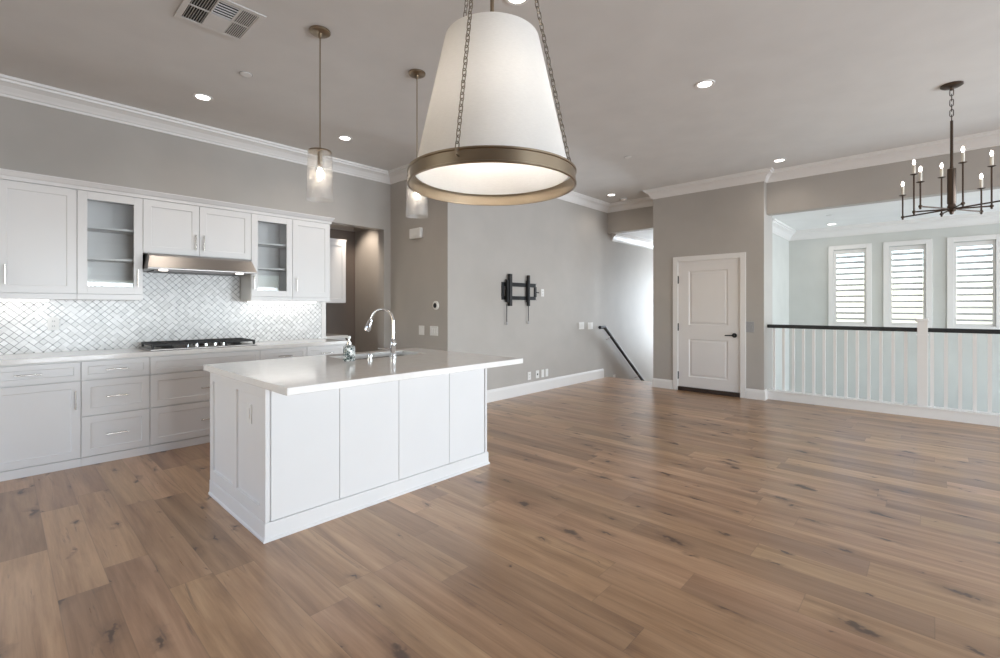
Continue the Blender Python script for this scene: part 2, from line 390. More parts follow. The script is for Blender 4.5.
def wloc(o):
    v = Vector((0, 0, 0))
    while o is not None: v = v+o.location; o = o.parent
    return v
def obj(name, bm, mat, parent=None, bevel=0.0, smooth=None, sub=0):
    if parent is not None: bmesh.ops.translate(bm, verts=bm.verts, vec=-wloc(parent))
    bmesh.ops.recalc_face_normals(bm, faces=bm.faces)
    me = bpy.data.meshes.new(name); bm.to_mesh(me); bm.free()
    me.materials.append(M[mat] if isinstance(mat, str) else mat)
    o = bpy.data.objects.new(name, me); COL.objects.link(o)
    if parent is not None: o.parent = parent
    if bevel:
        b = o.modifiers.new('bevel', 'BEVEL'); b.width = bevel; b.segments = 2; b.limit_method = 'ANGLE'; b.angle_limit = math.radians(40)
    if smooth:
        for p in me.polygons: p.use_smooth = True
        me.set_sharp_from_angle(angle=math.radians(smooth))
    return o
def part(name, bm, mat, parent, label=None, **k):
    o = obj(name, bm, mat, parent, **k)
    if label: o['label'] = label
    return o
def tag(o, label, cat, group=None):
    o['label'] = label; o['category'] = cat
    if group: o['group'] = group
    return o
def thing(name, label, cat, loc, group=None):
    o = bpy.data.objects.new(name, None); COL.objects.link(o); o.location = loc; o.empty_display_size = 0.1
    return tag(o, label, cat, group)
def struct(name, bm, mat, parent=None, **k):
    o = obj(name, bm, mat, parent, **k)
    if parent is None: o['kind'] = 'structure'
    return o
def dup(root, loc, label, group=None):
    r = root.copy(); COL.objects.link(r); r.location = loc; r['label'] = label
    if group: r['group'] = group
    for ch in list(root.children):
        c = ch.copy(); COL.objects.link(c); c.parent = r
        for g in list(ch.children):
            d = g.copy(); COL.objects.link(d); d.parent = c
    return r

# ------------------------------------------------------------------ room shell
H = 3.27
XK, XT, YP, YD, YR, YH = -5.80, -4.53, 3.90, 7.42, 7.56, 7.90     # kitchen wall, picture wall, pantry wall, door wall, loft header, stair header
XR, YB = 5.50, -3.50
VW, VX = 10.20, -1.98                                              # window wall of the open stair void, its left wall
bm = BM()
box(bm, -7.2, XR, YB, YR+0.02, -0.28, 0); box(bm, XT-0.15, -3.40, YR+0.02, YH, -0.28, 0)
struct('floor', bm, 'floor')
bm = BM()
box(bm, XK-0.15, XR+0.15, YB-0.15, YH+0.15, H, H+0.15)
struct('ceiling', bm, 'ceiling')
bm = BM()
box(bm, XK-0.15, XK, YB-0.15, 2.90, 0, H); box(bm, XK-0.15, XK, 2.90, 3.787, 2.45, H); box(bm, XK-0.15, XK, 3.787, YP, 0, H)
struct('wall_kitchen', bm, 'wall')
bm = BM(); box(bm, -6.95, XT, YP, YP+0.15, 0, H)
struct('wall_pantry', bm, 'wall')
bm = BM(); box(bm, XT-0.15, XT, YP+0.15, 12.7, -3.0, H)
struct('wall_picture', bm, 'wall')
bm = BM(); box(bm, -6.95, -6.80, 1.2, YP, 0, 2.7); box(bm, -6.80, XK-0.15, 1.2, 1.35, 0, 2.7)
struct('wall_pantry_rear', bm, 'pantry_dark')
bm = BM(); box(bm, -6.95, XK-0.15, 1.2, YP, 2.68, 2.8)
struct('ceiling_pantry', bm, 'wall')
# block with the door: opening cut round the leaf
dx0, dx1, dz = -2.99, -2.055, 2.06
bm = BM()
box(bm, -3.40, dx0, YD, YD+0.14, 0, H); box(bm, dx1, -1.75, YD, YD+0.14, 0, H); box(bm, dx0, dx1, YD, YD+0.14, dz, H)
box(bm, -3.40, -3.26, YD+0.14, 12.5, -3.0, H); box(bm, -1.89, -1.75, YD+0.14, 7.9, -3.0, H)
struct('wall_door', bm, 'wall')
bm = BM(); box(bm, XT, -3.40, YH, YH+0.15, 2.735, H)
struct('wall_stair_header', bm, 'wall')
bm = BM(); box(bm, -1.75, XR, YR, YR+0.15, 2.67, H)
struct('wall_loft_header', bm, 'wall')
bm = BM(); box(bm, VX-0.15, VX, 7.9, VW, -3.0, 2.9)
struct('wall_void_left', bm, 'pale_wall')
# window wall of the void with three openings
WX = [(-1.362, -0.749), (-0.596, 0.010), (0.181, 0.787)]
wz0, wz1 = 1.02, 2.34
def op(a, b): return a+0.075, b-0.075
bm = BM(); xs = VX-0.15
for a, b in WX:
    a2, b2 = op(a, b); box(bm, xs, a2, VW, VW+0.15, wz0, wz1); xs = b2
box(bm, xs, XR+0.15, VW, VW+0.15, wz0, wz1); box(bm, VX-0.15, XR+0.15, VW, VW+0.15, -3.0, wz0); box(bm, VX-0.15, XR+0.15, VW, VW+0.15, wz1, 2.9)
struct('wall_void_window', bm, 'pale_wall')
bm = BM(); box(bm, VX-0.15, XR+0.15, YR+0.15, VW+0.15, 2.75, 2.9)
struct('ceiling_void', bm, 'void_ceiling')
bm = BM(); box(bm, XT-0.15, -3.26, YH+0.15, 12.7, 2.76, 2.9)
struct('ceiling_stair', bm, 'void_ceiling')
bm = BM(); box(bm, XT-0.15, -3.26, 7.0, 12.7, -3.15, -3.0); box(bm, VX-0.15, XR+0.15, 7.3, VW+0.15, -3.15, -3.0)
struct('floor_below', bm, 'trim')  # unseen lower floor, white to bounce light up the void
bm = BM()   # face of the floor edge above the void
box(bm, -1.75, XR, YR+0.02, YR+0.15, -3.0, 0.0)
struct('wall_void_edge', bm, 'pale_wall')
bm = BM()   # stairwell end wall, with a tall opening to daylight
box(bm, XT-0.15, -4.45, 12.5, 12.65, -3, 2.9); box(bm, -3.45, -3.26, 12.5, 12.65, -3, 2.9); box(bm, -4.45, -3.45, 12.5, 12.65, 2.3, 2.9); box(bm, -4.45, -3.45, 12.5, 12.65, -3, 0.1)
struct('wall_stair_end', bm, 'pale_wall')
# outer walls out of the frame; rear and void openings added for light
bm = BM()
box(bm, XR, XR+0.15, YB, 0.3, 0, H); box(bm, XR, XR+0.15, 3.2, 4.0, 0, H); box(bm, XR, XR+0.15, 6.6, 7.95, -3, H); box(bm, XR, XR+0.15, 9.95, VW, -3, H); box(bm, XR, XR+0.15, 7.95, 9.95, -3, -0.5); box(bm, XR, XR+0.15, 7.95, 9.95, 2.5, H)
for a, b in ((0.3, 3.2), (4.0, 6.6)): box(bm, XR, XR+0.15, a, b, 2.4, H); box(bm, XR, XR+0.15, a, b, 0, 0.1)
struct('wall_right', bm, 'wall')
bm = BM()
box(bm, XK, -5.4, YB-0.15, YB, 0, H); box(bm, -1.8, XR+0.15, YB-0.15, YB, 0, H); box(bm, -5.4, -1.8, YB-0.15, YB, 2.5, H); box(bm, -5.4, -1.8, YB-0.15, YB, 0, 0.3)
struct('wall_rear', bm, 'wall')
# stairs going down along the picture wall
bm = BM()
for i in range(9):
    y0 = YH+0.26*i; box(bm, XT, -3.40, y0, y0+0.28, -0.19*(i+1)-0.12, -0.19*(i+1))
struct('stairs', bm, 'floor')

CROWN = [(0, 3.122), (0.013, 3.122), (0.016, 3.142), (0.024, 3.147), (0.032, 3.165), (0.055, 3.200), (0.088, 3.222), (0.100, 3.226), (0.104, 3.245), (0.122, 3.248), (0.126, 3.27), (0, 3.27)]
def crown_at(top, s=1.0): return [(o*s, top-(3.27-z)*s) for o, z in CROWN]
bm = sweep(BM(), CROWN, [(XR, YR), (-1.75, YR), (-1.75, YD), (-3.40, YD), (-3.40, YH), (XT, YH), (XT, YP), (XK, YP), (XK, YB), (XR, YB)], closed=True)
struct('trim_crown_main', bm, 'trim')
struct('trim_crown_void', sweep(BM(), crown_at(2.75, 1.12), [(XR, VW), (VX, VW), (VX, 8.45)]), 'trim')
struct('trim_crown_stair', sweep(BM(), crown_at(2.76, 1.05), [(XT, 12.5), (XT, YH+0.15)]), 'trim')
struct('trim_crown_pantry', sweep(BM(), crown_at(2.68, 0.95), [(XK-0.15, YP), (-6.80, YP), (-6.80, 1.35)]), 'wall')

def base_prof(h): return [(0, 0), (0.017, 0), (0.017, h-0.035), (0.013, h-0.02), (0.006, h-0.004), (0, h)]
struct('baseboard_picture', sweep(BM(), base_prof(0.172), [(XT, 7.74), (XT, YP+0.01), ]), 'trim')
struct('baseboard_pantry', sweep(BM(), base_prof(0.172), [(XT, YP), (XK, YP)]), 'trim')
struct('baseboard_door_left', sweep(BM(), base_prof(0.145), [(dx0-0.075, YD), (-3.40, YD), (-3.40, YH)]), 'trim')
struct('baseboard_door_right', sweep(BM(), base_prof(0.145), [(-1.75, YR), (-1.75, YD), (dx1+0.075, YD)]), 'trim')
struct('baseboard_pantry_rear', sweep(BM(), base_prof(0.145), [(XK-0.15, YP), (-6.2, YP)]), 'trim')

# curb under the railing
bm = BM(); box(bm, -1.745, XR, YR-0.015, YR+0.12, 0, 0.115); box(bm, -1.745, XR, YR-0.03, YR+0.135, 0.115, 0.130)
struct('trim_railing_curb', bm, 'trim', bevel=0.003)

# ------------------------------------------------------------------ door
d_ = bpy.data.objects.new('door_1', None); COL.objects.link(d_); d_.location = (dx0, YD, 0); d_['kind'] = 'structure'
T = ortho('-y', (dx0+0.012, YD+0.045, 0.065)); lw, lh = dx1-dx0-0.024, dz-0.065-0.012
pan = [(0.165, lw-0.165, 0.985, lh-0.150), (0.165, lw-0.165, 0.165, 0.76)]
bm = panel_faces(BM(), T, 0, lw, 0, lh, 0.040, [(*p, [(0.012, 0.031), (0.024, 0.031), (0.045, 0.038)]) for p in pan])
leaf = part('door_leaf', bm, 'door', d_)
bm = BM(); w = 0.072
bb = [(dx0-w, dx0+0.006, 0, dz+w), (dx1-0.006, dx1+w, 0, dz+w), (dx0+0.006, dx1-0.006, dz-0.006, dz+w)]
for a, b, c, e in bb: box(bm, a, b, YD-0.018, YD-0.0005, c, e)
part('casing', bm, 'trim', d_, bevel=0.004)
bm = BM(); box(bm, dx0+0.0005, dx0+0.011, YD, YD+0.139, 0, dz-0.0005); box(bm, dx1-0.011, dx1-0.0005, YD, YD+0.139, 0, dz-0.0005); box(bm, dx0+0.011, dx1-0.011, YD, YD+0.139, dz-0.011, dz-0.0005)
part('jamb', bm, 'trim', d_)
bm = BM(); box(bm, dx0+0.012, dx1-0.012, YD-0.02, YD+0.10, 0.0, 0.062)
part('threshold', bm, 'dark_sill', d_, 'dark brown door sill', bevel=0.004)
for z in (1.765, 1.01, 0.24):
    bm = tube(BM(), [(dx0+0.009, YD-0.002, z-0.06), (dx0+0.009, YD-0.002, z+0.06)], 0.011)
    part('hinge', bm, 'black', d_)
bm = tube(BM(), [(-2.14, YD+0.005, 0.908), (-2.14, YD-0.010, 0.908)], 0.034, 20); tube(bm, [(-2.14, YD-0.01, 0.908), (-2.14, YD-0.05, 0.908)], 0.011)
lv = part('door_handle', bm, 'black', d_, 'black round rose', smooth=40)
part('lever', tube(BM(), [(-2.125, YD-0.052, 0.908), (-2.17, YD-0.054, 0.909), (-2.26, YD-0.050, 0.906)], [0.011, 0.010, 0.008]), 'black', lv, smooth=60)

# ------------------------------------------------------------------ windows of the void and their shutters
def ring_frame(bm, x0, x1, z0, z1, w, y0, y1):
    box(bm, x0, x0+w, y0, y1, z0, z1); box(bm, x1-w, x1, y0, y1, z0, z1)
    box(bm, x0+w, x1-w, y0, y1, z0, z0+w); box(bm, x0+w, x1-w, y0, y1, z1-w, z1)
shutter_labels = ['white plantation shutter in the window nearest the corner of the stair void',
                  'white plantation shutter in the middle window, above the newel post',
                  'white plantation shutter in the window below the candle chandelier, rightmost of three']
for i, (a, b) in enumerate(WX):
    a2, b2 = op(a, b)
    w_ = bpy.data.objects.new('window_%d' % (i+1), None); COL.objects.link(w_); w_.location = ((a+b)/2, VW, wz0); w_['kind'] = 'structure'
    bm = BM(); ring_frame(bm, a, b, wz0-0.06, wz1+0.085, 0.075, VW-0.02, VW-0.0005)
    part('casing', bm, 'trim', w_, bevel=0.003)
    bm = BM(); ring_frame(bm, a2+0.001, b2-0.001, wz0+0.001, wz1-0.001, 0.03, VW+0.08, VW+0.12); box(bm, a2+0.03, b2-0.03, VW+0.085, VW+0.115, 1.62, 1.65)
    part('sash', bm, 'trim', w_)
    bm = BM(); box(bm, a2+0.031, b2-0.031, VW+0.097, VW+0.101, wz0+0.031, wz1-0.031)
    part('pane', bm, 'glass', w_)
    s_ = thing('plantation_shutter', shutter_labels[i], 'shutter', ((a+b)/2, VW+0.03, wz0+0.002), 'shutters on the stair void windows')
    bm = BM(); f0, f1 = a2+0.002, b2-0.002
    box(bm, f0, f0+0.032, VW+0.01, VW+0.045, wz0+0.002, wz1-0.002); box(bm, f1-0.032, f1, VW+0.01, VW+0.045, wz0+0.002, wz1-0.002)
    box(bm, f0+0.032, f1-0.032, VW+0.01, VW+0.045, wz0+0.002, wz0+0.05); box(bm, f0+0.032, f1-0.032, VW+0.01, VW+0.045, wz1-0.07, wz1-0.002)
    part('shutter_frame', bm, 'trim', s_, bevel=0.002)
    n = 12; p0, p1 = wz0+0.055, wz1-0.075; pit = (p1-p0)/n
    for k in range(n):
        zc = p0+pit*(k+0.5); bm = BM(); hw, th, an = 0.046, 0.0045, math.radians(-24)
        ring = []
        for xx in (f0+0.034, f1-0.034):
            pr = []
            for u_, v_ in ((-hw, 0), (-hw*0.5, th), (hw*0.5, th), (hw, 0), (hw*0.5, -th), (-hw*0.5, -th)):
                # inner edge low: u<0 is towards the room
                yy = u_*math.cos(an)-v_*math.sin(an); zz = u_*math.sin(an)+v_*math.cos(an)
                pr.append(bm.verts.new((xx, VW+0.028+yy, zc+zz)))
            ring.append(pr)
        for q in range(6): bm.faces.new((ring[0][q], ring[0][(q+1) % 6], ring[1][(q+1) % 6], ring[1][q]))
        bm.faces.new(ring[0]); bm.faces.new(ring[1][::-1])
        part('louver', bm, 'trim', s_)

# outside: ground and two trees seen between the louvers
bm = BM(); box(bm, -120, 160, 13.5, 260, -6.2, -6.0); struct('ground', bm, 'ground')
def tree(x, y, z0, h, r, label):
    t_ = thing('tree', label, 'tree', (x, y, z0))
    bm = tube(BM(), [(x, y, z0), (x+0.1, y, z0+h*0.4), (x, y+0.1, z0+h*0.75)], [0.25, 0.18, 0.06])
    for k in range(7):
        a = 2.4*k; z = z0+h*(0.4+0.05*k); tube(bm, [(x, y, z), (x+math.cos(a)*r*0.5, y+math.sin(a)*r*0.5, z+h*0.15), (x+math.cos(a)*r*0.85, y+math.sin(a)*r*0.85, z+h*0.22)], [0.08, 0.05, 0.015], 6)
    part('trunk', bm, 'bark', t_)
    bm = BM(); rnd = random.Random(int(x*10))
    for k in range(1500):
        d = Vector((rnd.gauss(0, 1), rnd.gauss(0, 1), rnd.gauss(0, 0.8))).normalized()*r*rnd.random()**0.4
        c = Vector((x, y, z0+h*0.75))+Vector((d.x, d.y, d.z*0.8)); u = Vector((rnd.gauss(0, 1), rnd.gauss(0, 1), rnd.gauss(0, 1))).normalized(); v = u.orthogonal().normalized(); s = 0.16
        bm.faces.new([bm.verts.new(c+u*s), bm.verts.new(c+v*s*0.6), bm.verts.new(c-u*s), bm.verts.new(c-v*s*0.6)])
    part('foliage', bm, 'leaf', t_)
tree(4.0, 22.5, -6.0, 8.2, 2.2, 'leafy tree outside the rightmost shuttered window')

# ------------------------------------------------------------------ railing
rl = thing('stair_railing', 'white balustrade with black handrail and newel post on the curb', 'railing', (-1.745, YR+0.05, 0.13))
ry = YR+0.05
part('handrail', box(BM(), -1.745, XR-0.005, ry-0.032, ry+0.032, 1.028, 1.078), 'rail_black', rl, 'black wooden top rail', bevel=0.008)
bx = -1.662
while bx < 2.2:
    if abs(bx+0.08) > 0.075: part('baluster', box(BM(), bx-0.016, bx+0.016, ry-0.016, ry+0.016, 0.130, 1.029), 'trim', rl)
    bx += 0.1192
nw = BM(); nx = -0.078
box(nw, nx-0.048, nx+0.048, ry-0.048, ry+0.048, 0.130, 1.15)
np_ = part('newel_post', nw, 'trim', rl, 'white square newel post with a flat cap', bevel=0.003)
nw = BM(); box(nw, nx-0.065, nx+0.065, ry-0.065, ry+0.065, 1.15, 1.168); box(nw, nx-0.056, nx+0.056, ry-0.056, ry+0.056, 1.168, 1.19)
part('cap', nw, 'trim', np_, bevel=0.004)
part('collar', slab_hole(BM(), nx-0.056, nx+0.056, ry-0.056, ry+0.056, nx-0.0485, nx+0.0485, ry-0.0485, ry+0.0485, 0.985, 1.0), 'trim', np_)

# wall handrail of the stairs
hx = XT+0.075
hr = thing('stair_handrail', 'black handrail slanting down the stairs on the picture wall', 'handrail', (hx, 7.5, 0.9))
bm = tube(BM(), [(hx, 7.49, 0.955), (hx, 7.66, 0.955), (hx, 9.9, -0.73)], 0.031, 12)
part('rail', bm, 'rail_black', hr, bevel=0, smooth=40)
for yb, zb in ((7.86, 0.805), (9.0, -0.053)):
    part('bracket', tube(BM(), [(hx, yb, zb-0.02), (hx, yb-0.01, zb-0.06), (XT+0.004, yb-0.02, zb-0.09)], 0.008, 8), 'nickel', hr, 'metal wall bracket', smooth=50)

# ------------------------------------------------------------------ handles
def bar_pull(bm, T, vertical, c, length, r=0.0055, stand=0.03):
    """T maps (u, v, w)"""
    u, v = c; h = length/2
    e = [(u, v-h), (u, v+h)] if vertical else [(u-h, v), (u+h, v)]
    i = [(u, v-h*0.8), (u, v+h*0.8)] if vertical else [(u-h*0.8, v), (u+h*0.8, v)]
    tube(bm, [T(*e[0], stand), T(*e[1], stand)], r, 10)
    for p in i: tube(bm, [T(*p, 0), T(*p, stand)], r*0.85, 8)
    return bm

# ------------------------------------------------------------------ base cabinets along the kitchen wall
FX = -5.21   # carcass front; fronts are 2 cm proud
def base_unit(y0, y1, label, fronts, group='base cabinets along the kitchen wall'):
    c = thing('base_cabinet', label, 'cabinet', (FX, (y0+y1)/2, 0), group)
    part('cabinet_body', box(BM(), XK+0.003, FX, y0+0.0005, y1-0.0005, 0.0, 0.884), 'cab', c)
    part('plinth', box(BM(), FX+0.0005, FX+0.018, y0+0.0005, y1-0.0005, 0.0, 0.070), 'cab', c, bevel=0.002)
    for kind, z0, z1, a, b, hp in fronts:
        w, h = b-a-0.004, z1-z0
        rail = 0.058 if h > 0.2 else 0.042
        o = part('door' if kind == 'd' else 'drawer', shaker('+x', (FX+0.001, a+0.002, z0), w, h, rail), 'cab', c, bevel=0.0015)
        if hp:
            T = ortho('+x', (FX+0.021, 0, 0))
            part('handle', bar_pull(BM(), T, kind == 'd', hp, 0.15), 'nickel', o, 'brushed metal bar pull', smooth=40)
    return c
base_unit(-0.774, 0.466, 'white base cabinet at the left edge, a drawer over each door', [('w', 0.722, 0.872, -0.774, -0.154, (-0.464, 0.797)), ('d', 0.078, 0.712, -0.774, -0.154, (-0.188, 0.56)), ('w', 0.722, 0.872, -0.154, 0.466, (0.156, 0.797)), ('d', 0.078, 0.712, -0.154, 0.466, (0.432, 0.56))])
def three(y0, y1): 
    m = (y0+y1)/2
    return [('w', 0.722, 0.872, y0, y1, (m, 0.797)), ('w', 0.420, 0.712, y0, y1, (m, 0.566)), ('w', 0.078, 0.410, y0, y1, (m, 0.244))]
base_unit(0.466, 0.932, 'white base cabinet of three drawers left of the cooktop', three(0.466, 0.932))
y0, y1 = 0.932, 1.874; m = (y0+y1)/2
base_unit(y0, y1, 'wide white drawer cabinet directly under the gas cooktop', [('w', 0.722, 0.872, y0, y1, None), ('w', 0.420, 0.712, y0, y1, (m, 0.549)), ('w', 0.078, 0.410, y0, y1, (m, 0.24))])
base_unit(1.874, 2.377, 'white base cabinet right of the cooktop, partly behind the island', three(1.874, 2.377))
base_unit(2.377, 2.84, 'white base cabinet at the end of the run beside the pantry opening', three(2.377, 2.84))
ct = obj('kitchen_countertop', box(BM(), XK+0.003, -5.165, -0.784, 2.865, 0.8845, 0.925), 'quartz', bevel=0.004)
tag(ct, 'long pale quartz countertop against the tiled kitchen wall', 'countertop')
struct('wall_backsplash', box(BM(), XK+0.0005, XK+0.010, -0.784, 2.845, 0.9255, 1.42), 'tile')
bm = box(BM(), XK+0.0005, XK+0.010, 0.928, 1.872, 1.42, 1.70)
struct('wall_backsplash_upper', bm, 'tile')
struct('trim_backsplash_end', box(BM(), XK+0.0005, XK+0.014, 2.846, 2.90, 0.9255, 1.40), 'trim')

# ------------------------------------------------------------------ upper cabinets
UX = -5.47; UZ0, UZ1 = 1.395, 2.355
def solid_body(bm, y0, y1, z0, z1): return box(bm, XK+0.011, UX, y0+0.0005, y1-0.0005, z0, z1)
def upper_solid(y0, y1, z0, z1, label, doors, rail=True):
    c = thing('wall_cabinet', label, 'cabinet', (UX, (y0+y1)/2, z0), 'wall cabinets above the counter')
    part('cabinet_body', solid_body(BM(), y0, y1, z0, z1), 'cab', c)
    if rail: part('light_rail', box(BM(), UX+0.0005, UX+0.018, y0+0.0005, y1-0.0005, z0, z0+0.048), 'cab', c, bevel=0.002)
    for a, b, hp in doors:
        zz = z0+(0.052 if rail else 0.006)
        o = part('door', shaker('+x', (UX+0.001, a+0.002, zz), b-a-0.004, z1-zz-0.006, 0.062), 'cab', c, bevel=0.0015)
        part('handle', bar_pull(BM(), ortho('+x', (UX+0.021, 0, 0)), True, hp, 0.155), 'nickel', o, 'brushed metal bar pull', smooth=40)
    return c
upper_solid(-0.503, 0.463, UZ0, UZ1, 'white two-door wall cabinet at the left edge, plain panels', [(-0.503, -0.020, (-0.06, 1.594)), (-0.020, 0.463, (0.034, 1.594))])
upper_solid(0.925, 1.877, 1.842, UZ1, 'short two-door white wall cabinet above the range hood', [(0.925, 1.3865, (1.351, 1.978)), (1.3865, 1.877, (1.422, 1.978))], False)
upper_solid(2.326, 2.785, UZ0, UZ1, 'solid-door white wall cabinet beside the pantry opening', [(2.326, 2.785, (2.368, 1.594))])
def upper_glass(y0, y1, label, hy):
    c = thing('glass_cabinet', label, 'cabinet', (UX, (y0+y1)/2, UZ0), 'glass-door wall cabinets')
    a, b = y0+0.0005, y1-0.0005; X0 = XK+0.011; bm = BM()
    box(bm, X0, UX, a, a+0.018, UZ0, UZ1); box(bm, X0, UX, b-0.018, b, UZ0, UZ1); box(bm, X0, X0+0.012, a+0.018, b-0.018, UZ0, UZ1)
    box(bm, X0+0.012, UX, a+0.018, b-0.018, UZ0, UZ0+0.06); box(bm, X0+0.012, UX, a+0.018, b-0.018, UZ1-0.03, UZ1)
    part('cabinet_body', bm, 'cab', c)
    part('light_rail', box(BM(), UX+0.0005, UX+0.018, a, b, UZ0, UZ0+0.048), 'cab', c, bevel=0.002)
    for z in (2.045, 1.765): part('shelf', box(BM(), X0+0.013, UX-0.03, a+0.019, b-0.019, z-0.009, z+0.009), 'cab', c)
    z0, z1 = UZ0+0.052, UZ1-0.006
    o = part('door', open_frame('+x', (UX+0.001, y0+0.002, z0), y1-y0-0.004, z1-z0, 0.066), 'cab', c, 'white frame door glazed with one clear pane', bevel=0.0015)
    part('glass_pane', box(BM(), UX+0.008, UX+0.012, y0+0.069, y1-0.069, z0+0.067, z1-0.067), 'glass', o, 'clear glass pane')
    part('handle', bar_pull(BM(), ortho('+x', (UX+0.021, 0, 0)), True, (hy, 1.600), 0.155), 'nickel', o, 'brushed metal bar pull', smooth=40)
    return c
upper_glass(0.463, 0.925, 'glass-door wall cabinet on the left of the range hood', 0.885)
upper_glass(1.877, 2.326, 'glass-door wall cabinet on the right of the range hood', 1.902)
bm = sweep(BM(), [(0, 2.356), (-0.022, 2.356), (-0.022, 2.385), (-0.030, 2.392), (-0.045, 2.420), (-0.050, 2.422), (-0.050, 2.432), (0, 2.432)], [(UX, -0.503), (UX, 2.785), (XK+0.012, 2.785)])
cr = obj('cabinet_crown', bm, 'cab'); tag(cr, 'white moulding running along the tops of all wall cabinets', 'moulding')

# under-cabinet lights
for y0, y1, lab in ((-0.4, 0.30, 'bright strip light under the left-edge wall cabinet'), (1.93, 2.72, 'bright strip light under the wall cabinets beside the pantry opening')):
    o = tag(obj('strip_light', box(BM(), -5.72, -5.68, y0, y1, UZ0-0.014, UZ0-0.0005), 'led'), lab, 'light', 'under-cabinet lights')
    l = area('strip_lamp', (-5.70, (y0+y1)/2, UZ0-0.02), (0, 0, 0), 0.03, y1-y0, 0.5, (1, 0.98, 0.95)); l.parent = o

# ------------------------------------------------------------------ range hood
hd = thing('range_hood', 'slim stainless range hood under the short wall cabinet', 'range hood', (-5.5, 1.4, 1.68))
def prism_xz(bm, pts, y0, y1, y0b=None, y1b=None):
    A = [bm.verts.new((x, y0 if z > 1.75 else (y0b or y0), z)) for x, z in pts]; B = [bm.verts.new((x, y1 if z > 1.75 else (y1b or y1), z)) for x, z in pts]
    k = len(pts)
    for i in range(k): bm.faces.new((A[i], A[(i+1) % k], B[(i+1) % k], B[i]))
    bm.faces.new(A[::-1]); bm.faces.new(B); return bm
part('hood_shell', prism_xz(BM(), [(-5.787, 1.683), (-5.265, 1.683), (-5.263, 1.697), (-5.345, 1.812), (-5.40, 1.838), (-5.787, 1.838)], 0.952, 1.850, 0.928, 1.874), 'steel', hd, bevel=0.003)
part('filter_panel', box(BM(), -5.72, -5.40, 1.0, 1.80, 1.675, 1.6825), 'sink', hd)
for y in (1.06, 1.72):
    part('hood_lamp', lathe(BM(), [(0, 1.672), (0.034, 1.672), (0.038, 1.6828), (0, 1.6828)], (-5.33, y, 0), 20), 'hoodglow', hd, 'small lit hood lamp')
    l = bpy.data.lights.new('hood_spot', 'SPOT'); l.energy = 1.5; l.spot_size = 2.2; l.spot_blend = 0.6; l.shadow_soft_size = 0.03; l.color = (1, 0.93, 0.82)
    lo = bpy.data.objects.new('hood_spot', l); COL.objects.link(lo); lo.location = (-5.33, y, 1.665)

# ------------------------------------------------------------------ gas cooktop
ck = thing('gas_cooktop', 'stainless gas cooktop with black grates on the kitchen counter', 'cooktop', (-5.48, 1.40, 0.925))
part('tray', box(BM(), -5.72, -5.225, 0.94, 1.86, 0.9255, 0.940), 'steel', ck, 'stainless tray', bevel=0.004)
for gy in (0.96, 1.263, 1.566):
    bm = BM(); a, b = gy, gy+0.275; x0, x1 = -5.70, -5.33 if gy == 1.263 else -5.25; zt = 0.985
    def bar(p, q, s=0.007):
        if p[0] == q[0]: box(bm, p[0]-s, p[0]+s, p[1], q[1], zt-0.016, zt)
        else: box(bm, p[0], q[0], p[1]-s, p[1]+s, zt-0.016, zt)
    bar((x0, a), (x0, b)); bar((x1, a), (x1, b)); bar((x0, a), (x1, a)); bar((x0, b), (x1, b)); bar((x0, (a+b)/2), (x1, (a+b)/2)); bar(((x0+x1)/2, a), ((x0+x1)/2, b))
    bar((x0*0.75+x1*0.25, a), (x0*0.75+x1*0.25, b)); bar((x0*0.25+x1*0.75, a), (x0*0.25+x1*0.75, b))
    for fx in (x0+0.005, x1-0.005):
        for fy in (a+0.005, b-0.005): box(bm, fx-0.009, fx+0.009, fy-0.009, fy+0.009, 0.9405, zt-0.012)
    part('grate', bm, 'iron', ck, 'black cast-iron grate')
for bxx, by in ((-5.60, 1.10), (-5.36, 1.10), (-5.53, 1.40), (-5.60, 1.70), (-5.36, 1.70)):
    part('burner', lathe(BM(), [(0, 0.9405), (0.05, 0.9405), (0.05, 0.950), (0.036, 0.951), (0.036, 0.961), (0, 0.963)], (bxx, by, 0), 20), 'iron', ck, 'black burner cap')
for k in range(5):
    part('knob', lathe(BM(), [(0, 0.9405), (0.02, 0.9405), (0.02, 0.944), (0.016, 0.946), (0.014, 0.972), (0, 0.973)], (-5.275, 1.24+0.08*k, 0), 16), 'chrome', ck, 'shiny metal knob', smooth=40)

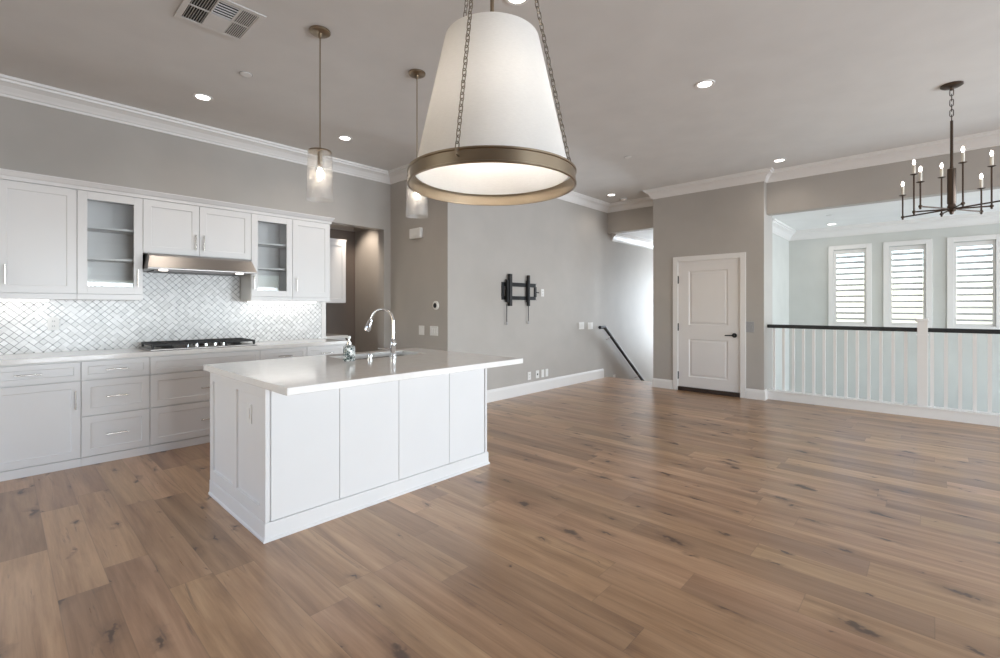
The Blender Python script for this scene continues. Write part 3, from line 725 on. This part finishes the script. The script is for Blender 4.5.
# backsplash outlet
def plate(name, label, cat, face, c, w, h, mat='plastic', kind='outlet', group=None):
    """wall plate with its sockets or rockers; c = point on the wall surface"""
    T = ortho(face, c); t_ = thing(name, label, cat, c, group)
    def q(bm, u0, u1, v0, v1, w0, w1):
        v = [bm.verts.new(T(u, vv, ww)) for u in (u0, u1) for vv in (v0, v1) for ww in (w0, w1)]
        for f in ((0, 1, 3, 2), (4, 6, 7, 5), (0, 4, 5, 1), (2, 3, 7, 6), (0, 2, 6, 4), (1, 5, 7, 3)): bm.faces.new([v[i] for i in f])
        return bm
    part('wall_plate', q(BM(), -w/2, w/2, -h/2, h/2, 0.0005, 0.006), mat, t_, bevel=0.002)
    if kind == 'outlet':
        for s in (-1, 1):
            bm = q(BM(), -0.017, 0.017, s*0.022-0.014, s*0.022+0.014, 0.0062, 0.009)
            o = part('socket', bm, mat, t_)
            bm = q(BM(), -0.008, -0.005, s*0.022-0.005, s*0.022+0.006, 0.0091, 0.0098); q(bm, 0.005, 0.008, s*0.022-0.005, s*0.022+0.006, 0.0091, 0.0098)
            part('slot', bm, 'black', o)
    elif kind == 'jack':
        part('jack', q(BM(), -0.012, 0.012, -0.014, 0.014, 0.0062, 0.009), 'black', t_, 'dark jack')
    elif kind == 'blank':
        pass
    else:
        n = kind
        for k in range(n):
            u = (k-(n-1)/2)*0.046
            part('rocker', q(BM(), u-0.016, u+0.016, -0.033, 0.033, 0.0062, 0.010), mat, t_, bevel=0.001)
    return t_
plate('wall_outlet', 'white outlet on the tiled wall left of the cooktop', 'outlet', '+x', (XK+0.010, 0.335, 1.18), 0.075, 0.118)

# ------------------------------------------------------------------ island
ix0, ix1, iy0, iy1 = -3.765, -2.780, 1.044, 2.812
isl = thing('kitchen_island', 'white panelled kitchen island standing on the wood floor', 'kitchen island', ((ix0+ix1)/2, (iy0+iy1)/2, 0))
bm = BM(); slab_hole(bm, ix0, ix1, iy0+0.001, iy1-0.021, -3.64, -3.21, 1.79, 2.59, 0.60, 0.884); box(bm, ix0, ix1, iy0+0.001, iy1-0.021, 0.0, 0.60)
part('cabinet_body', bm, 'cab', isl)
# panelled ends, standing a little proud of the long front
for k, face in enumerate(('-y',)):
    T = ortho('-y', (ix0-0.004, iy0, 0.105)); L = ix1+0.022-(ix0-0.004)
    hE = 0.884-0.105; mid = (-3.264-(ix0-0.004))
    bm = panel_faces(BM(), T, 0, L, 0, hE, 0.020, [(0.065, mid-0.033, 0.075, hE-0.075, [(0.003, 0.008)]), (mid+0.033, L-0.075, 0.075, hE-0.075, [(0.003, 0.008)])])
    part('end_panel', bm, 'cab', isl, 'white end panel with two recessed fields', bevel=0.0015)
bm = box(BM(), ix0-0.004, ix1+0.022, iy1-0.0205, iy1, 0.105, 0.884)
part('end_panel', bm, 'cab', isl, bevel=0.002)
seams = [iy0+0.014, 1.480, 1.930, 2.400, iy1-0.022]
for a, b in zip(seams[:-1], seams[1:]):
    T = ortho('+x', (ix1+0.0005, 0, 0.105))
    bm = panel_faces(BM(), T, a+0.002, b-0.002, 0, 0.778, 0.012, [])
    part('front_panel', bm, 'cab', isl, bevel=0.001)
bm = sweep(BM(), [(0, 0), (-0.020, 0), (-0.020, 0.012), (-0.013, 0.020), (-0.012, 0.098), (-0.008, 0.104), (0, 0.104)], [(ix0, iy0-0.012), (ix1+0.014, iy0-0.012), (ix1+0.014, iy1), (ix0, iy1)])
bmesh.ops.recalc_face_normals(bm, faces=bm.faces)
part('baseboard', bm, 'cab', isl, 'white stepped base moulding')
top = obj('island_countertop', slab_hole(BM(), -3.757, -2.362, 0.980, 2.815, -3.60, -3.25, 1.83, 2.55, 0.8845, 0.925), 'quartz', bevel=0.003)
tag(top, 'pale quartz island top overhanging the seating side', 'countertop')
plate('island_outlet', 'white outlet on the right-hand field of the island end panel', 'outlet', '-y', (-3.030, iy0-0.0082, 0.685), 0.075, 0.118, kind=1)
# sink
sk = thing('kitchen_sink', 'stainless undermount sink let into the island top', 'sink', (-3.425, 2.19, 0.68))
bm = BM(); o4 = [(-3.625, 1.805), (-3.225, 1.805), (-3.225, 2.575), (-3.625, 2.575)]
i4 = [(-3.60, 1.83), (-3.25, 1.83), (-3.25, 2.55), (-3.60, 2.55)]; b4 = [(-3.58, 1.85), (-3.27, 1.85), (-3.27, 2.53), (-3.58, 2.53)]; q4 = [(-3.61, 1.82), (-3.24, 1.82), (-3.24, 2.56), (-3.61, 2.56)]
rings = [[bm.verts.new((*p, z)) for p in P_] for P_, z in ((q4, 0.66), (o4, 0.882), (o4, 0.8838), (i4, 0.8838), (b4, 0.68))]
for r1, r2 in zip(rings[:-1], rings[1:]):
    for q in range(4): bm.faces.new((r1[q], r1[(q+1) % 4], r2[(q+1) % 4], r2[q]))
bm.faces.new(rings[0][::-1]); bm.faces.new(rings[-1])
part('basin', bm, 'sink', sk)
part('drain', lathe(BM(), [(0, 0.6805), (0.045, 0.6805), (0.045, 0.684), (0.03, 0.683), (0, 0.682)], (-3.43, 2.19, 0), 20), 'chrome', sk, 'round chrome drain')
# faucet
fx, fy = -3.185, 2.165
fc = thing('kitchen_faucet', 'chrome gooseneck pull-down faucet behind the island sink', 'faucet', (fx, fy, 0.925))
part('base', lathe(BM(), [(0, 0.9255), (0.030, 0.9255), (0.030, 0.932), (0.022, 0.940), (0.021, 1.005), (0.024, 1.010), (0.022, 1.045), (0.016, 1.06), (0.018, 1.066), (0.0135, 1.075), (0, 1.075)], (fx, fy, 0), 24), 'chrome', fc, smooth=35)
pts = [(fx, fy, 1.07), (fx, fy, 1.20)]
R_ = 0.092; dirx, diry = -0.80, -0.60
for k in range(0, 11):
    a = PI*k/10*0.93; s = R_*(1-math.cos(a)); pts.append((fx+dirx*s, fy+diry*s, 1.215+R_*math.sin(a)*1.05))
part('spout', tube(BM(), pts, 0.0115, 14), 'chrome', fc, 'arched chrome neck', smooth=60)
e = Vector(pts[-1]); dd = (Vector(pts[-1])-Vector(pts[-2])).normalized()
part('spray_head', tube(BM(), [e+dd*0.002, e+dd*0.02, e+dd*0.026, e+dd*0.09, e+dd*0.105], [0.0135, 0.015, 0.019, 0.026, 0.024], 16), 'chrome', fc, smooth=40)
hv = Vector((-0.62, -0.78, 0)).normalized(); p0 = Vector((fx, fy, 0.985))
part('lever', tube(BM(), [p0+hv*0.018, p0+hv*0.035+Vector((0, 0, 0.004)), p0+hv*0.06+Vector((0, 0, 0.004)), p0+hv*0.12+Vector((0, 0, 0.012))], [0.013, 0.014, 0.008, 0.0055], 12), 'chrome', fc, smooth=50)
# soap bottle and air switch
SX, SY = -3.215, 1.795
sb = thing('soap_dispenser', 'patterned glass soap bottle with pump beside the island sink', 'soap dispenser', (SX, SY, 0.925))
part('bottle', lathe(BM(), [(0, 0.9255), (0.041, 0.9255), (0.044, 0.930), (0.044, 1.022), (0.040, 1.036), (0.018, 1.044), (0.016, 1.048), (0, 1.048)], (SX, SY, 0), 28), 'soap', sb, 'bottle with a dark leaf-like pattern on white', smooth=40)
part('collar', lathe(BM(), [(0, 1.0485), (0.018, 1.0485), (0.018, 1.064), (0.008, 1.068), (0.006, 1.090), (0, 1.090)], (SX, SY, 0), 20), 'nickel', sb, smooth=40)
bm = lathe(BM(), [(0, 1.0905), (0.012, 1.0905), (0.0125, 1.110), (0, 1.114)], (SX, SY, 0), 16); tube(bm, [(SX-0.01, SY-0.005, 1.103), (SX-0.045, SY-0.025, 1.099)], 0.0045, 8)
part('pump', bm, 'plastic', sb, 'white pump top', smooth=40)
tag(obj('air_switch', lathe(BM(), [(0, 0.9255), (0.021, 0.9255), (0.021, 0.934), (0.0175, 0.937), (0.0175, 0.972), (0.015, 0.977), (0, 0.978)], (-3.155, 1.935, 0), 22), 'nickel', smooth=40), 'small chrome cylinder standing between soap bottle and faucet', 'air gap cap')

# ------------------------------------------------------------------ pantry behind the opening
pc = thing('pantry_wall_cabinet', 'white wall cabinet hanging inside the dim pantry', 'cabinet', (-6.6, 3.0, 1.39))
part('cabinet_body', box(BM(), -6.797, -6.47, 2.45, 3.548, 1.39, 2.30), 'cab', pc)
for a, b in ((2.45, 3.0), (3.0, 3.548)): part('door', shaker('+x', (-6.469, a+0.002, 1.394), b-a-0.004, 0.90), 'cab', pc, bevel=0.0015)
part('crown', sweep(BM(), [(0, 2.301), (-0.008, 2.301), (-0.015, 2.34), (0, 2.34)], [(-6.47, 2.45), (-6.47, 3.548), (-6.797, 3.548)]), 'cab', pc)
pb = thing('pantry_base_cabinet', 'base cabinet inside the dim pantry below its counter', 'cabinet', (-6.5, 3.0, 0))
part('cabinet_body', box(BM(), -6.797, -6.20, 2.45, 3.40, 0, 0.884), 'cab', pb)
for a, b in ((2.45, 2.92), (2.92, 3.40)): part('door', shaker('+x', (-6.199, a+0.002, 0.10), b-a-0.004, 0.77), 'cab', pb, bevel=0.0015)
tag(obj('pantry_countertop', box(BM(), -6.797, -6.16, 2.45, 3.42, 0.8845, 0.925), 'quartz', bevel=0.003), 'pale countertop inside the pantry opening', 'countertop')
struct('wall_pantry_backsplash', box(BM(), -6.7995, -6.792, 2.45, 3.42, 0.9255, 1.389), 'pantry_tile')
l = bpy.data.lights.new('pantry_lamp', 'SPOT'); l.energy = 42; l.spot_size = 1.6; l.spot_blend = 0.7; l.shadow_soft_size = 0.05; l.color = (1, 0.86, 0.72)
lo = bpy.data.objects.new('pantry_lamp', l); COL.objects.link(lo); lo.location = (-6.25, 3.45, 2.66); lo.rotation_euler = (0.5, 0.15, 0)

# ------------------------------------------------------------------ wall fittings
ch = thing('door_chime', 'white chime box high on the wall right of the pantry opening', 'chime', (-5.16, YP, 2.27))
bm = box(BM(), -5.285, -5.035, YP-0.05, YP-0.0005, 2.265, 2.405)
part('cover', bm, 'plastic', ch, bevel=0.012)
bm = BM()
for k in range(4): box(bm, -5.25, -5.07, YP-0.053, YP-0.0502, 2.285+0.008*k, 2.288+0.008*k)
part('grille', bm, 'plastic', ch)
Ry = Matrix.Rotation(PI/2, 3, 'X')
th = thing('round_thermostat', 'round thermostat with dark centre on the narrow wall', 'thermostat', (-4.755, YP, 1.35))
part('ring', lathe(BM(), [(0, 0.0005), (0.058, 0.0005), (0.058, 0.018), (0.050, 0.024), (0, 0.024)], (-4.755, YP, 1.35), 28, T=Ry), 'plastic', th, smooth=40)
part('display', lathe(BM(), [(0, 0.0245), (0.034, 0.0245), (0.030, 0.029), (0, 0.030)], (-4.755, YP, 1.35), 24, T=Ry), 'black', th, 'dark round display', smooth=40)
plate('light_switch', 'single white rocker switch, left of the pair on the narrow wall', 'light switch', '-y', (-5.065, YP, 1.015), 0.115, 0.125, kind=1)
plate('light_switch', 'double white rocker switch under the round thermostat', 'light switch', '-y', (-4.80, YP, 1.015), 0.165, 0.125, kind=3)
plate('light_switch', 'white switch plate on the picture wall, left of the pair near the stairs', 'light switch', '+x', (XT, 6.995, 1.0), 0.165, 0.125, kind=3)
plate('light_switch', 'white switch plate on the picture wall, next to the handrail top', 'light switch', '+x', (XT, 7.285, 0.99), 0.165, 0.125, kind=2)
plate('door_switch', 'grey switch plate between the panelled door and the railing', 'light switch', '-y', (-1.935, YD, 1.04), 0.115, 0.155, 'grey_plastic', kind=2)
plate('wall_outlet', 'low white outlet on the picture wall, nearest the island', 'outlet', '+x', (XT, 5.54, 0.272), 0.078, 0.122)
plate('data_jack', 'low white jack plate with dark centre between outlet and blank plates', 'jack plate', '+x', (XT, 5.742, 0.275), 0.078, 0.122, kind='jack')
plate('blank_plate', 'low blank white plate right of the jack plate, the nearer of two', 'wall plate', '+x', (XT, 5.877, 0.275), 0.07, 0.122, kind='blank')
plate('blank_plate', 'low blank white plate, last of the row towards the stairs', 'wall plate', '+x', (XT, 5.985, 0.275), 0.07, 0.122, kind='blank')
plate('media_outlet', 'white outlet beside the black TV bracket', 'outlet', '+x', (XT, 5.872, 1.555), 0.075, 0.118)
plate('stair_outlet', 'white night-light plate just above the top stair', 'outlet', '+x', (XT, 8.15, -0.045), 0.09, 0.12, kind=1)

# TV bracket
tv = thing('tv_bracket', 'black empty TV wall bracket with two hanging pull cords', 'tv bracket', (XT, 5.3, 1.56))
bm = BM(); x0 = XT+0.0005
for z0, z1 in ((1.632, 1.690), (1.436, 1.490)): box(bm, x0, x0+0.004, 4.91, 5.70, z0, z1); box(bm, x0, x0+0.022, 4.91, 5.70, z1-0.006, z1); box(bm, x0, x0+0.022, 4.91, 5.70, z0, z0+0.006)
for y0 in (4.91, 5.655): box(bm, x0, x0+0.020, y0, y0+0.045, 1.49, 1.632)
part('wall_frame', bm, 'black', tv)
for k, (ya_, ym_, yb_, yc) in enumerate(((4.972, 5.022, 5.074, 4.985), (5.436, 5.446, 5.482, 5.475))):
    bm = BM(); xa = XT+0.024
    box(bm, xa, xa+0.005, ya_, yb_, 1.40, 1.73)
    box(bm, xa+0.005, xa+0.038, ya_, ya_+0.006, 1.40, 1.73); box(bm, xa+0.005, xa+0.038, ym_, ym_+0.006, 1.345, 1.81)
    box(bm, xa+0.038, xa+0.044, ym_, yb_, 1.345, 1.81); box(bm, xa+0.005, xa+0.038, yb_-0.006, yb_, 1.345, 1.81)
    if ym_-ya_ > 0.02: box(bm, xa+0.024, xa+0.030, ya_+0.006, ym_, 1.40, 1.73)
    o = part('arm', bm, 'black', tv)
    bm = tube(BM(), [(xa+0.02, yc-0.005, 1.37), (xa+0.015, yc, 1.11)], 0.006, 6)
    part('pull_cord', bm, 'black', o)
    part('cord_knob', tube(BM(), [(xa+0.015, yc, 1.115), (xa+0.015, yc, 1.075)], [0.010, 0.014], 10), 'grey_plastic', o)
part('cable_stub', tube(BM(), [(XT+0.010, 5.705, 1.56), (XT+0.012, 5.765, 1.553)], 0.008, 8), 'black', tv)

# ------------------------------------------------------------------ ceiling fittings
def downlight(x, y, z, label, power=9, group='recessed ceiling lights'):
    t_ = thing('recessed_light', label, 'ceiling light', (x, y, z), group)
    part('trim_ring', lathe(BM(), [(0.058, z-0.0005), (0.082, z-0.0005), (0.080, z-0.005), (0.062, z-0.007), (0.056, z-0.004)], (x, y, 0), 28, close=True), 'plastic', t_, smooth=50)
    part('lamp', lathe(BM(), [(0, z-0.002), (0.0555, z-0.002), (0.055, z-0.004), (0, z-0.0045)], (x, y, 0), 24), 'lampglow', t_, 'glowing lamp disc')
    l = bpy.data.lights.new('downlight', 'SPOT'); l.energy = power; l.spot_size = math.radians(150); l.spot_blend = 0.8; l.shadow_soft_size = 0.05; l.color = (1, 0.90, 0.78)
    lo = bpy.data.objects.new('downlight', l); COL.objects.link(lo); lo.location = (x, y, z-0.02)
for x, y, lab in ((-4.933, 1.283, 'round recessed ceiling light in front of the cooktop, left of the near small pendant'),
                  (-4.935, 2.703, 'round recessed ceiling light between the two small glass pendants'),
                  (-1.444, 4.179, 'round recessed ceiling light alone in mid ceiling right of the big shade'),
                  (-1.474, 7.02, 'round recessed ceiling light by the crown corner above the railing end'),
                  (-4.055, 7.20, 'round recessed ceiling light in front of the stair opening'),
                  (-1.90, 2.206, 'round recessed ceiling light behind the rod of the big shade pendant')):
    downlight(x, y, H, lab, (13 if y < 2 else 22) if x < -4.5 else 9)
downlight(-1.25, 9.70, 2.75, 'round recessed light in the lower white ceiling above the shuttered windows', 5)
for x, y, z, lab in ((-4.184, 1.400, H, 'flat sprinkler cover on the ceiling near the air vent'), (-2.876, 5.535, H, 'flat sprinkler cover in mid ceiling right of the big shade'), (-1.15, 8.75, 2.75, 'flat sprinkler cover in the lower ceiling beyond the railing')):
    t_ = thing('sprinkler_cover', lab, 'sprinkler', (x, y, z), 'sprinkler covers')
    part('disc', lathe(BM(), [(0, z-0.0005), (0.045, z-0.0005), (0.044, z-0.006), (0, z-0.008)], (x, y, 0), 24), 'plastic', t_)
    part('gap_ring', lathe(BM(), [(0.046, z-0.0003), (0.050, z-0.0003), (0.050, z-0.002), (0.046, z-0.002)], (x, y, 0), 24, close=True), 'grey_plastic', t_)
t_ = thing('smoke_detector', 'white ceiling sensor beside the recessed light before the stairs', 'detector', (-4.03, 7.60, H))
part('housing', lathe(BM(), [(0, H-0.0005), (0.06, H-0.0005), (0.058, H-0.03), (0.04, H-0.045), (0, H-0.046)], (-4.03, 7.60, 0), 24), 'plastic', t_, smooth=40)
part('vent_ring', lathe(BM(), [(0.060, H-0.010), (0.0615, H-0.010), (0.0615, H-0.015), (0.060, H-0.015)], (-4.03, 7.60, 0), 24, close=True), 'grey_plastic', t_)
# air vent: a frame with six fields, louvered in different directions, one blank
av = thing('air_vent', 'white ceiling air vent with louvered fields above the kitchen', 'vent', (-3.465, 1.015, H))
vx0, vx1, vy0, vy1 = -3.69, -3.25, 0.79, 1.215; z1 = H-0.0005; z0 = H-0.010
part('backing', box(BM(), vx0+0.02, vx1-0.02, vy0+0.02, vy1-0.02, z1-0.001, z1), 'vent_dark', av, 'dark duct opening')
fr = BM(); xm = (vx0+vx1)/2; ya, yb = 0.945, 1.070; s = 0.010; b_ = 0.035
box(fr, vx0, vx0+b_, vy0, vy1, z0, z1-0.0015); box(fr, vx1-b_, vx1, vy0, vy1, z0, z1-0.0015); box(fr, vx0+b_, vx1-b_, vy0, vy0+b_, z0, z1-0.0015); box(fr, vx0+b_, vx1-b_, vy1-b_, vy1, z0, z1-0.0015)
for y in (ya, yb): box(fr, vx0+b_, vx1-b_, y-s/2, y+s/2, z0, z1-0.0015)
for a, b in ((vy0+b_, ya-s/2), (yb+s/2, vy1-b_)): box(fr, xm-s/2, xm+s/2, a, b, z0, z1-0.0015)
box(fr, vx0+b_, xm, ya+s/2, yb-s/2, z0, z1-0.0015)
part('frame', fr, 'ceiling', av, bevel=0.001)
bl = BM()
def slats_y(x0, x1, a, b, n, tilt):
    for k in range(n):
        y = a+(b-a)*(k+0.5)/n; v = [bl.verts.new((x, y+dy, z)) for x in (x0, x1) for dy, z in ((-0.003+tilt, z0), (-0.0015+tilt, z0), (0.0015-tilt, z1-0.002), (0.003-tilt, z1-0.002))]
        for f in ((0, 1, 2, 3), (7, 6, 5, 4), (0, 4, 5, 1), (1, 5, 6, 2), (2, 6, 7, 3), (3, 7, 4, 0)): bl.faces.new([v[i] for i in f])
for x0, x1 in ((vx0+b_, xm-s/2), (xm+s/2, vx1-b_)):
    slats_y(x0, x1, vy0+b_, ya-s/2, 8, 0.002); slats_y(x0, x1, yb+s/2, vy1-b_, 9, -0.003)
for k in range(6):
    x = xm+(vx1-b_-xm)*(k+0.5)/6; box(bl, x-0.0015, x+0.0015, ya+s/2, yb-s/2, z0, z1-0.002)
part('louver_field', bl, 'ceiling', av)

# ------------------------------------------------------------------ small glass pendants over the island
def small_pendant(x, y, label):
    p = thing('glass_pendant', label, 'pendant light', (x, y, H), 'small glass pendants above the island')
    part('canopy', lathe(BM(), [(0, H-0.0005), (0.070, H-0.0005), (0.070, H-0.012), (0.062, H-0.018), (0.012, H-0.020), (0.010, H-0.05), (0, H-0.05)], (x, y, 0), 28), 'brass', p, smooth=40)
    part('stem', tube(BM(), [(x, y, H-0.05), (x, y, 2.44)], 0.0045, 8), 'brass', p)
    z = 2.415
    part('cap', lathe(BM(), [(0, z+0.026), (0.012, z+0.024), (0.075, z+0.012), (0.080, z+0.006), (0.080, z), (0.018, z-0.002), (0.017, z-0.09), (0, z-0.09)], (x, y, 0), 28), 'brass', p, smooth=40)
    prof = [(0.081, z-0.002), (0.085, z-0.06), (0.087, z-0.20), (0.091, z-0.30), (0.094, z-0.335)]
    part('glass_shade', lathe(BM(), prof+[(r-0.003, zz) for r, zz in prof[::-1]], (x, y, 0), 40, close=True), 'seeded', p, 'clear textured glass cylinder', smooth=60)
    b = BM(); ball(b, (x, y, z-0.150), 0.021, 2.1, 16)
    part('bulb', b, 'bulb', p, 'glowing clear bulb', smooth=80)
    return p
pA = small_pendant(-3.15, 1.536, 'glass cylinder pendant hanging left, clear of the big shade')
dup(pA, (-3.126, 2.358, H), 'glass cylinder pendant half hidden behind the big white shade')

# ------------------------------------------------------------------ big shade pendant
bx_, by_ = -1.212, 1.263
def chain(bm, p0, p1, L=0.029, wd=0.0072, r=0.0018):
    p0, p1 = Vector(p0), Vector(p1); d = (p1-p0).normalized(); u, w = frame_of(d); n = int((p1-p0).length/(L*0.74)); step = (p1-p0).length/n
    for k in range(n):
        c = p0+d*step*(k+0.5); side = u if k % 2 == 0 else w; pts = []
        for j in range(16):
            a = 2*PI*j/16; hh = (L/2-wd)
            off = d*(math.sin(a)*wd+(hh if math.sin(a) > 0 else -hh))+side*math.cos(a)*wd
            pts.append(c+off)
        tube(bm, pts, r, 6, closed=True)
    return bm
bp = thing('drum_chandelier', 'large white tapered shade pendant with brass band, nearest the camera', 'pendant light', (bx_, by_, H))
part('canopy', lathe(BM(), [(0, H-0.0005), (0.075, H-0.0005), (0.075, H-0.014), (0.06, H-0.024), (0.02, H-0.028), (0.014, H-0.06), (0, H-0.06)], (bx_, by_, 0), 32), 'brass', bp, smooth=40)
part('rod', tube(BM(), [(bx_, by_, H-0.06), (bx_, by_, 1.98)], 0.0075, 12), 'brass', bp, smooth=50)
zr = 1.778; zt = 2.33; r0, r1 = 0.289, 0.176
n_ = 8; pr = [(r0+(r1-r0)*k/n_, zr+0.044+(zt-zr-0.044)*k/n_) for k in range(n_+1)]
shade = part('lamp_shade', lathe(BM(), pr+[(r-0.003, z) for r, z in pr[::-1]], (bx_, by_, 0), 72, close=True), 'shade', bp, 'white fabric shade', smooth=40)
a_s = math.radians(205)
sm = BM(); q = []
for r, z in pr: q.append((bx_+(r+0.0012)*math.cos(a_s), by_+(r+0.0012)*math.sin(a_s), z))
part('seam', tube(sm, q, 0.0022, 6), 'shade', shade, 'vertical seam strip')
bd = [(r+0.008, z) for r, z in [(0.298, zr+0.001), (0.300, zr), (0.306, zr+0.002), (0.306, zr+0.007), (0.302, zr+0.009), (0.302, zr+0.044), (0.306, zr+0.046), (0.306, zr+0.052), (0.300, zr+0.054), (0.298, zr+0.053)]]
part('band', lathe(BM(), bd, (bx_, by_, 0), 72, close=True), 'brass', bp, 'antique brass band', smooth=35)
bm = BM()
for k in range(3):
    a = 2*PI*k/3+0.4; tube(bm, [(bx_+0.012*math.cos(a), by_+0.012*math.sin(a), zt-0.035), (bx_+0.168*math.cos(a), by_+0.168*math.sin(a), zt-0.030)], 0.003, 6)
lathe(bm, [(0.008, zt-0.045), (0.018, zt-0.045), (0.018, zt-0.025), (0.008, zt-0.025)], (bx_, by_, 0), 16, close=True)
part('spider', bm, 'brass', bp)
bm = BM(); lathe(bm, [(0, 1.955), (0.03, 1.955), (0.035, 1.975), (0.02, 1.995), (0, 2.0)], (bx_, by_, 0), 20)
for k in range(3):
    a = 2*PI*k/3; tube(bm, [(bx_+0.02*math.cos(a), by_+0.02*math.sin(a), 1.975), (bx_+0.085*math.cos(a), by_+0.085*math.sin(a), 1.975), (bx_+0.085*math.cos(a), by_+0.085*math.sin(a), 2.03)], 0.006, 8)
cl = part('socket_cluster', bm, 'brass', bp)
for k in range(3):
    a = 2*PI*k/3; b = BM(); ball(b, (bx_+0.085*math.cos(a), by_+0.085*math.sin(a), 2.075), 0.028, 1.35)
    part('bulb', b, 'bulb', cl, 'glowing bulb', smooth=80)
    l = bpy.data.lights.new('shade_lamp', 'POINT'); l.energy = 2.1; l.shadow_soft_size = 0.035; l.color = (1, 0.975, 0.955)
    lo = bpy.data.objects.new('shade_lamp', l); COL.objects.link(lo); lo.location = (bx_+0.125*math.cos(a+1.05), by_+0.125*math.sin(a+1.05), 2.07)
near = math.atan2(-by_, -bx_)     # direction of the side of the band nearest the door to the dining end
for k in range(3):
    a = near-math.radians(20)+2*PI*k/3
    p0 = (bx_+0.320*math.cos(a), by_+0.320*math.sin(a), zr+0.045); p1 = (bx_+0.016*math.cos(a), by_+0.016*math.sin(a), H-0.05)
    c_ = part('chain', chain(BM(), p0, p1), 'pewter', bp, 'thin metal link chain', smooth=60)
    bm = tube(BM(), [(bx_+r*math.cos(a), by_+r*math.sin(a), z) for r, z in ((0.311, zr+0.026), (0.326, zr+0.026), (0.326, zr+0.044), (0.311, zr+0.044))], 0.003, 8)
    part('hook', bm, 'brass', c_)

# ------------------------------------------------------------------ candle chandelier
cx, cy = 0.130, 5.657; zb = 2.185
cc = thing('candle_chandelier', 'dark bronze eight-arm candle chandelier in front of the loft header', 'chandelier', (cx, cy, H))
part('canopy', lathe(BM(), [(0, H-0.0005), (0.075, H-0.0005), (0.075, H-0.012), (0.06, H-0.022), (0.015, H-0.026), (0.01, H-0.05), (0, H-0.05)], (cx, cy, 0), 28), 'bronze', cc, smooth=40)
part('chain', chain(BM(), (cx, cy, 2.955), (cx, cy, H-0.045), 0.06, 0.012, 0.0035), 'bronze', cc, smooth=60)
part('stem', lathe(BM(), [(0, 2.96), (0.010, 2.955), (0.011, 2.56), (0.013, 2.55), (0.013, 2.54), (0.030, 2.535), (0.030, 2.235), (0.024, 2.225), (0.030, 2.21), (0.030, zb-0.015), (0.016, zb-0.025), (0.012, zb-0.045), (0, zb-0.05)], (cx, cy, 0), 24), 'bronze', cc, smooth=35)
for k in range(8):
    outer = k % 2 == 1; a = math.radians(14+45*k); r = 0.385 if outer else 0.252; zc = 2.385 if outer else 2.515
    ex, ey = cx+r*math.cos(a), cy+r*math.sin(a)
    bm = tube(BM(), [(cx+0.028*math.cos(a), cy+0.028*math.sin(a), zb), (ex, ey, zb)], 0.0065, 8)
    ball(bm, (ex, ey, zb), 0.014); ball(bm, (ex, ey, zb-0.018), 0.008)
    tube(bm, [(ex, ey, zb), (ex, ey, zc)], 0.0062, 8)
    o = part('arm', bm, 'bronze', cc, smooth=50)
    part('drip_pan', lathe(BM(), [(0, zc), (0.012, zc), (0.028, zc+0.006), (0.028, zc+0.009), (0.011, zc+0.004), (0, zc+0.004)], (ex, ey, 0), 18), 'bronze', o)
    cs = part('candle_sleeve', tube(BM(), [(ex, ey, zc+0.0045), (ex, ey, zc+0.092)], 0.0115, 14), 'candle', o, 'ivory candle sleeve', smooth=50)
    b = lathe(BM(), [(0, zc+0.0925), (0.006, zc+0.095), (0.0105, zc+0.108), (0.011, zc+0.116), (0.008, zc+0.130), (0.003, zc+0.140), (0, zc+0.143)], (ex, ey, 0), 14)
    part('bulb', b, 'flame', o, 'lit flame-shaped bulb', smooth=80)
l = bpy.data.lights.new('chandelier_lamp', 'POINT'); l.energy = 1.5; l.shadow_soft_size = 0.35; l.color = (1, 0.86, 0.70)
lo = bpy.data.objects.new('chandelier_lamp', l); COL.objects.link(lo); lo.location = (cx, cy, 2.45)
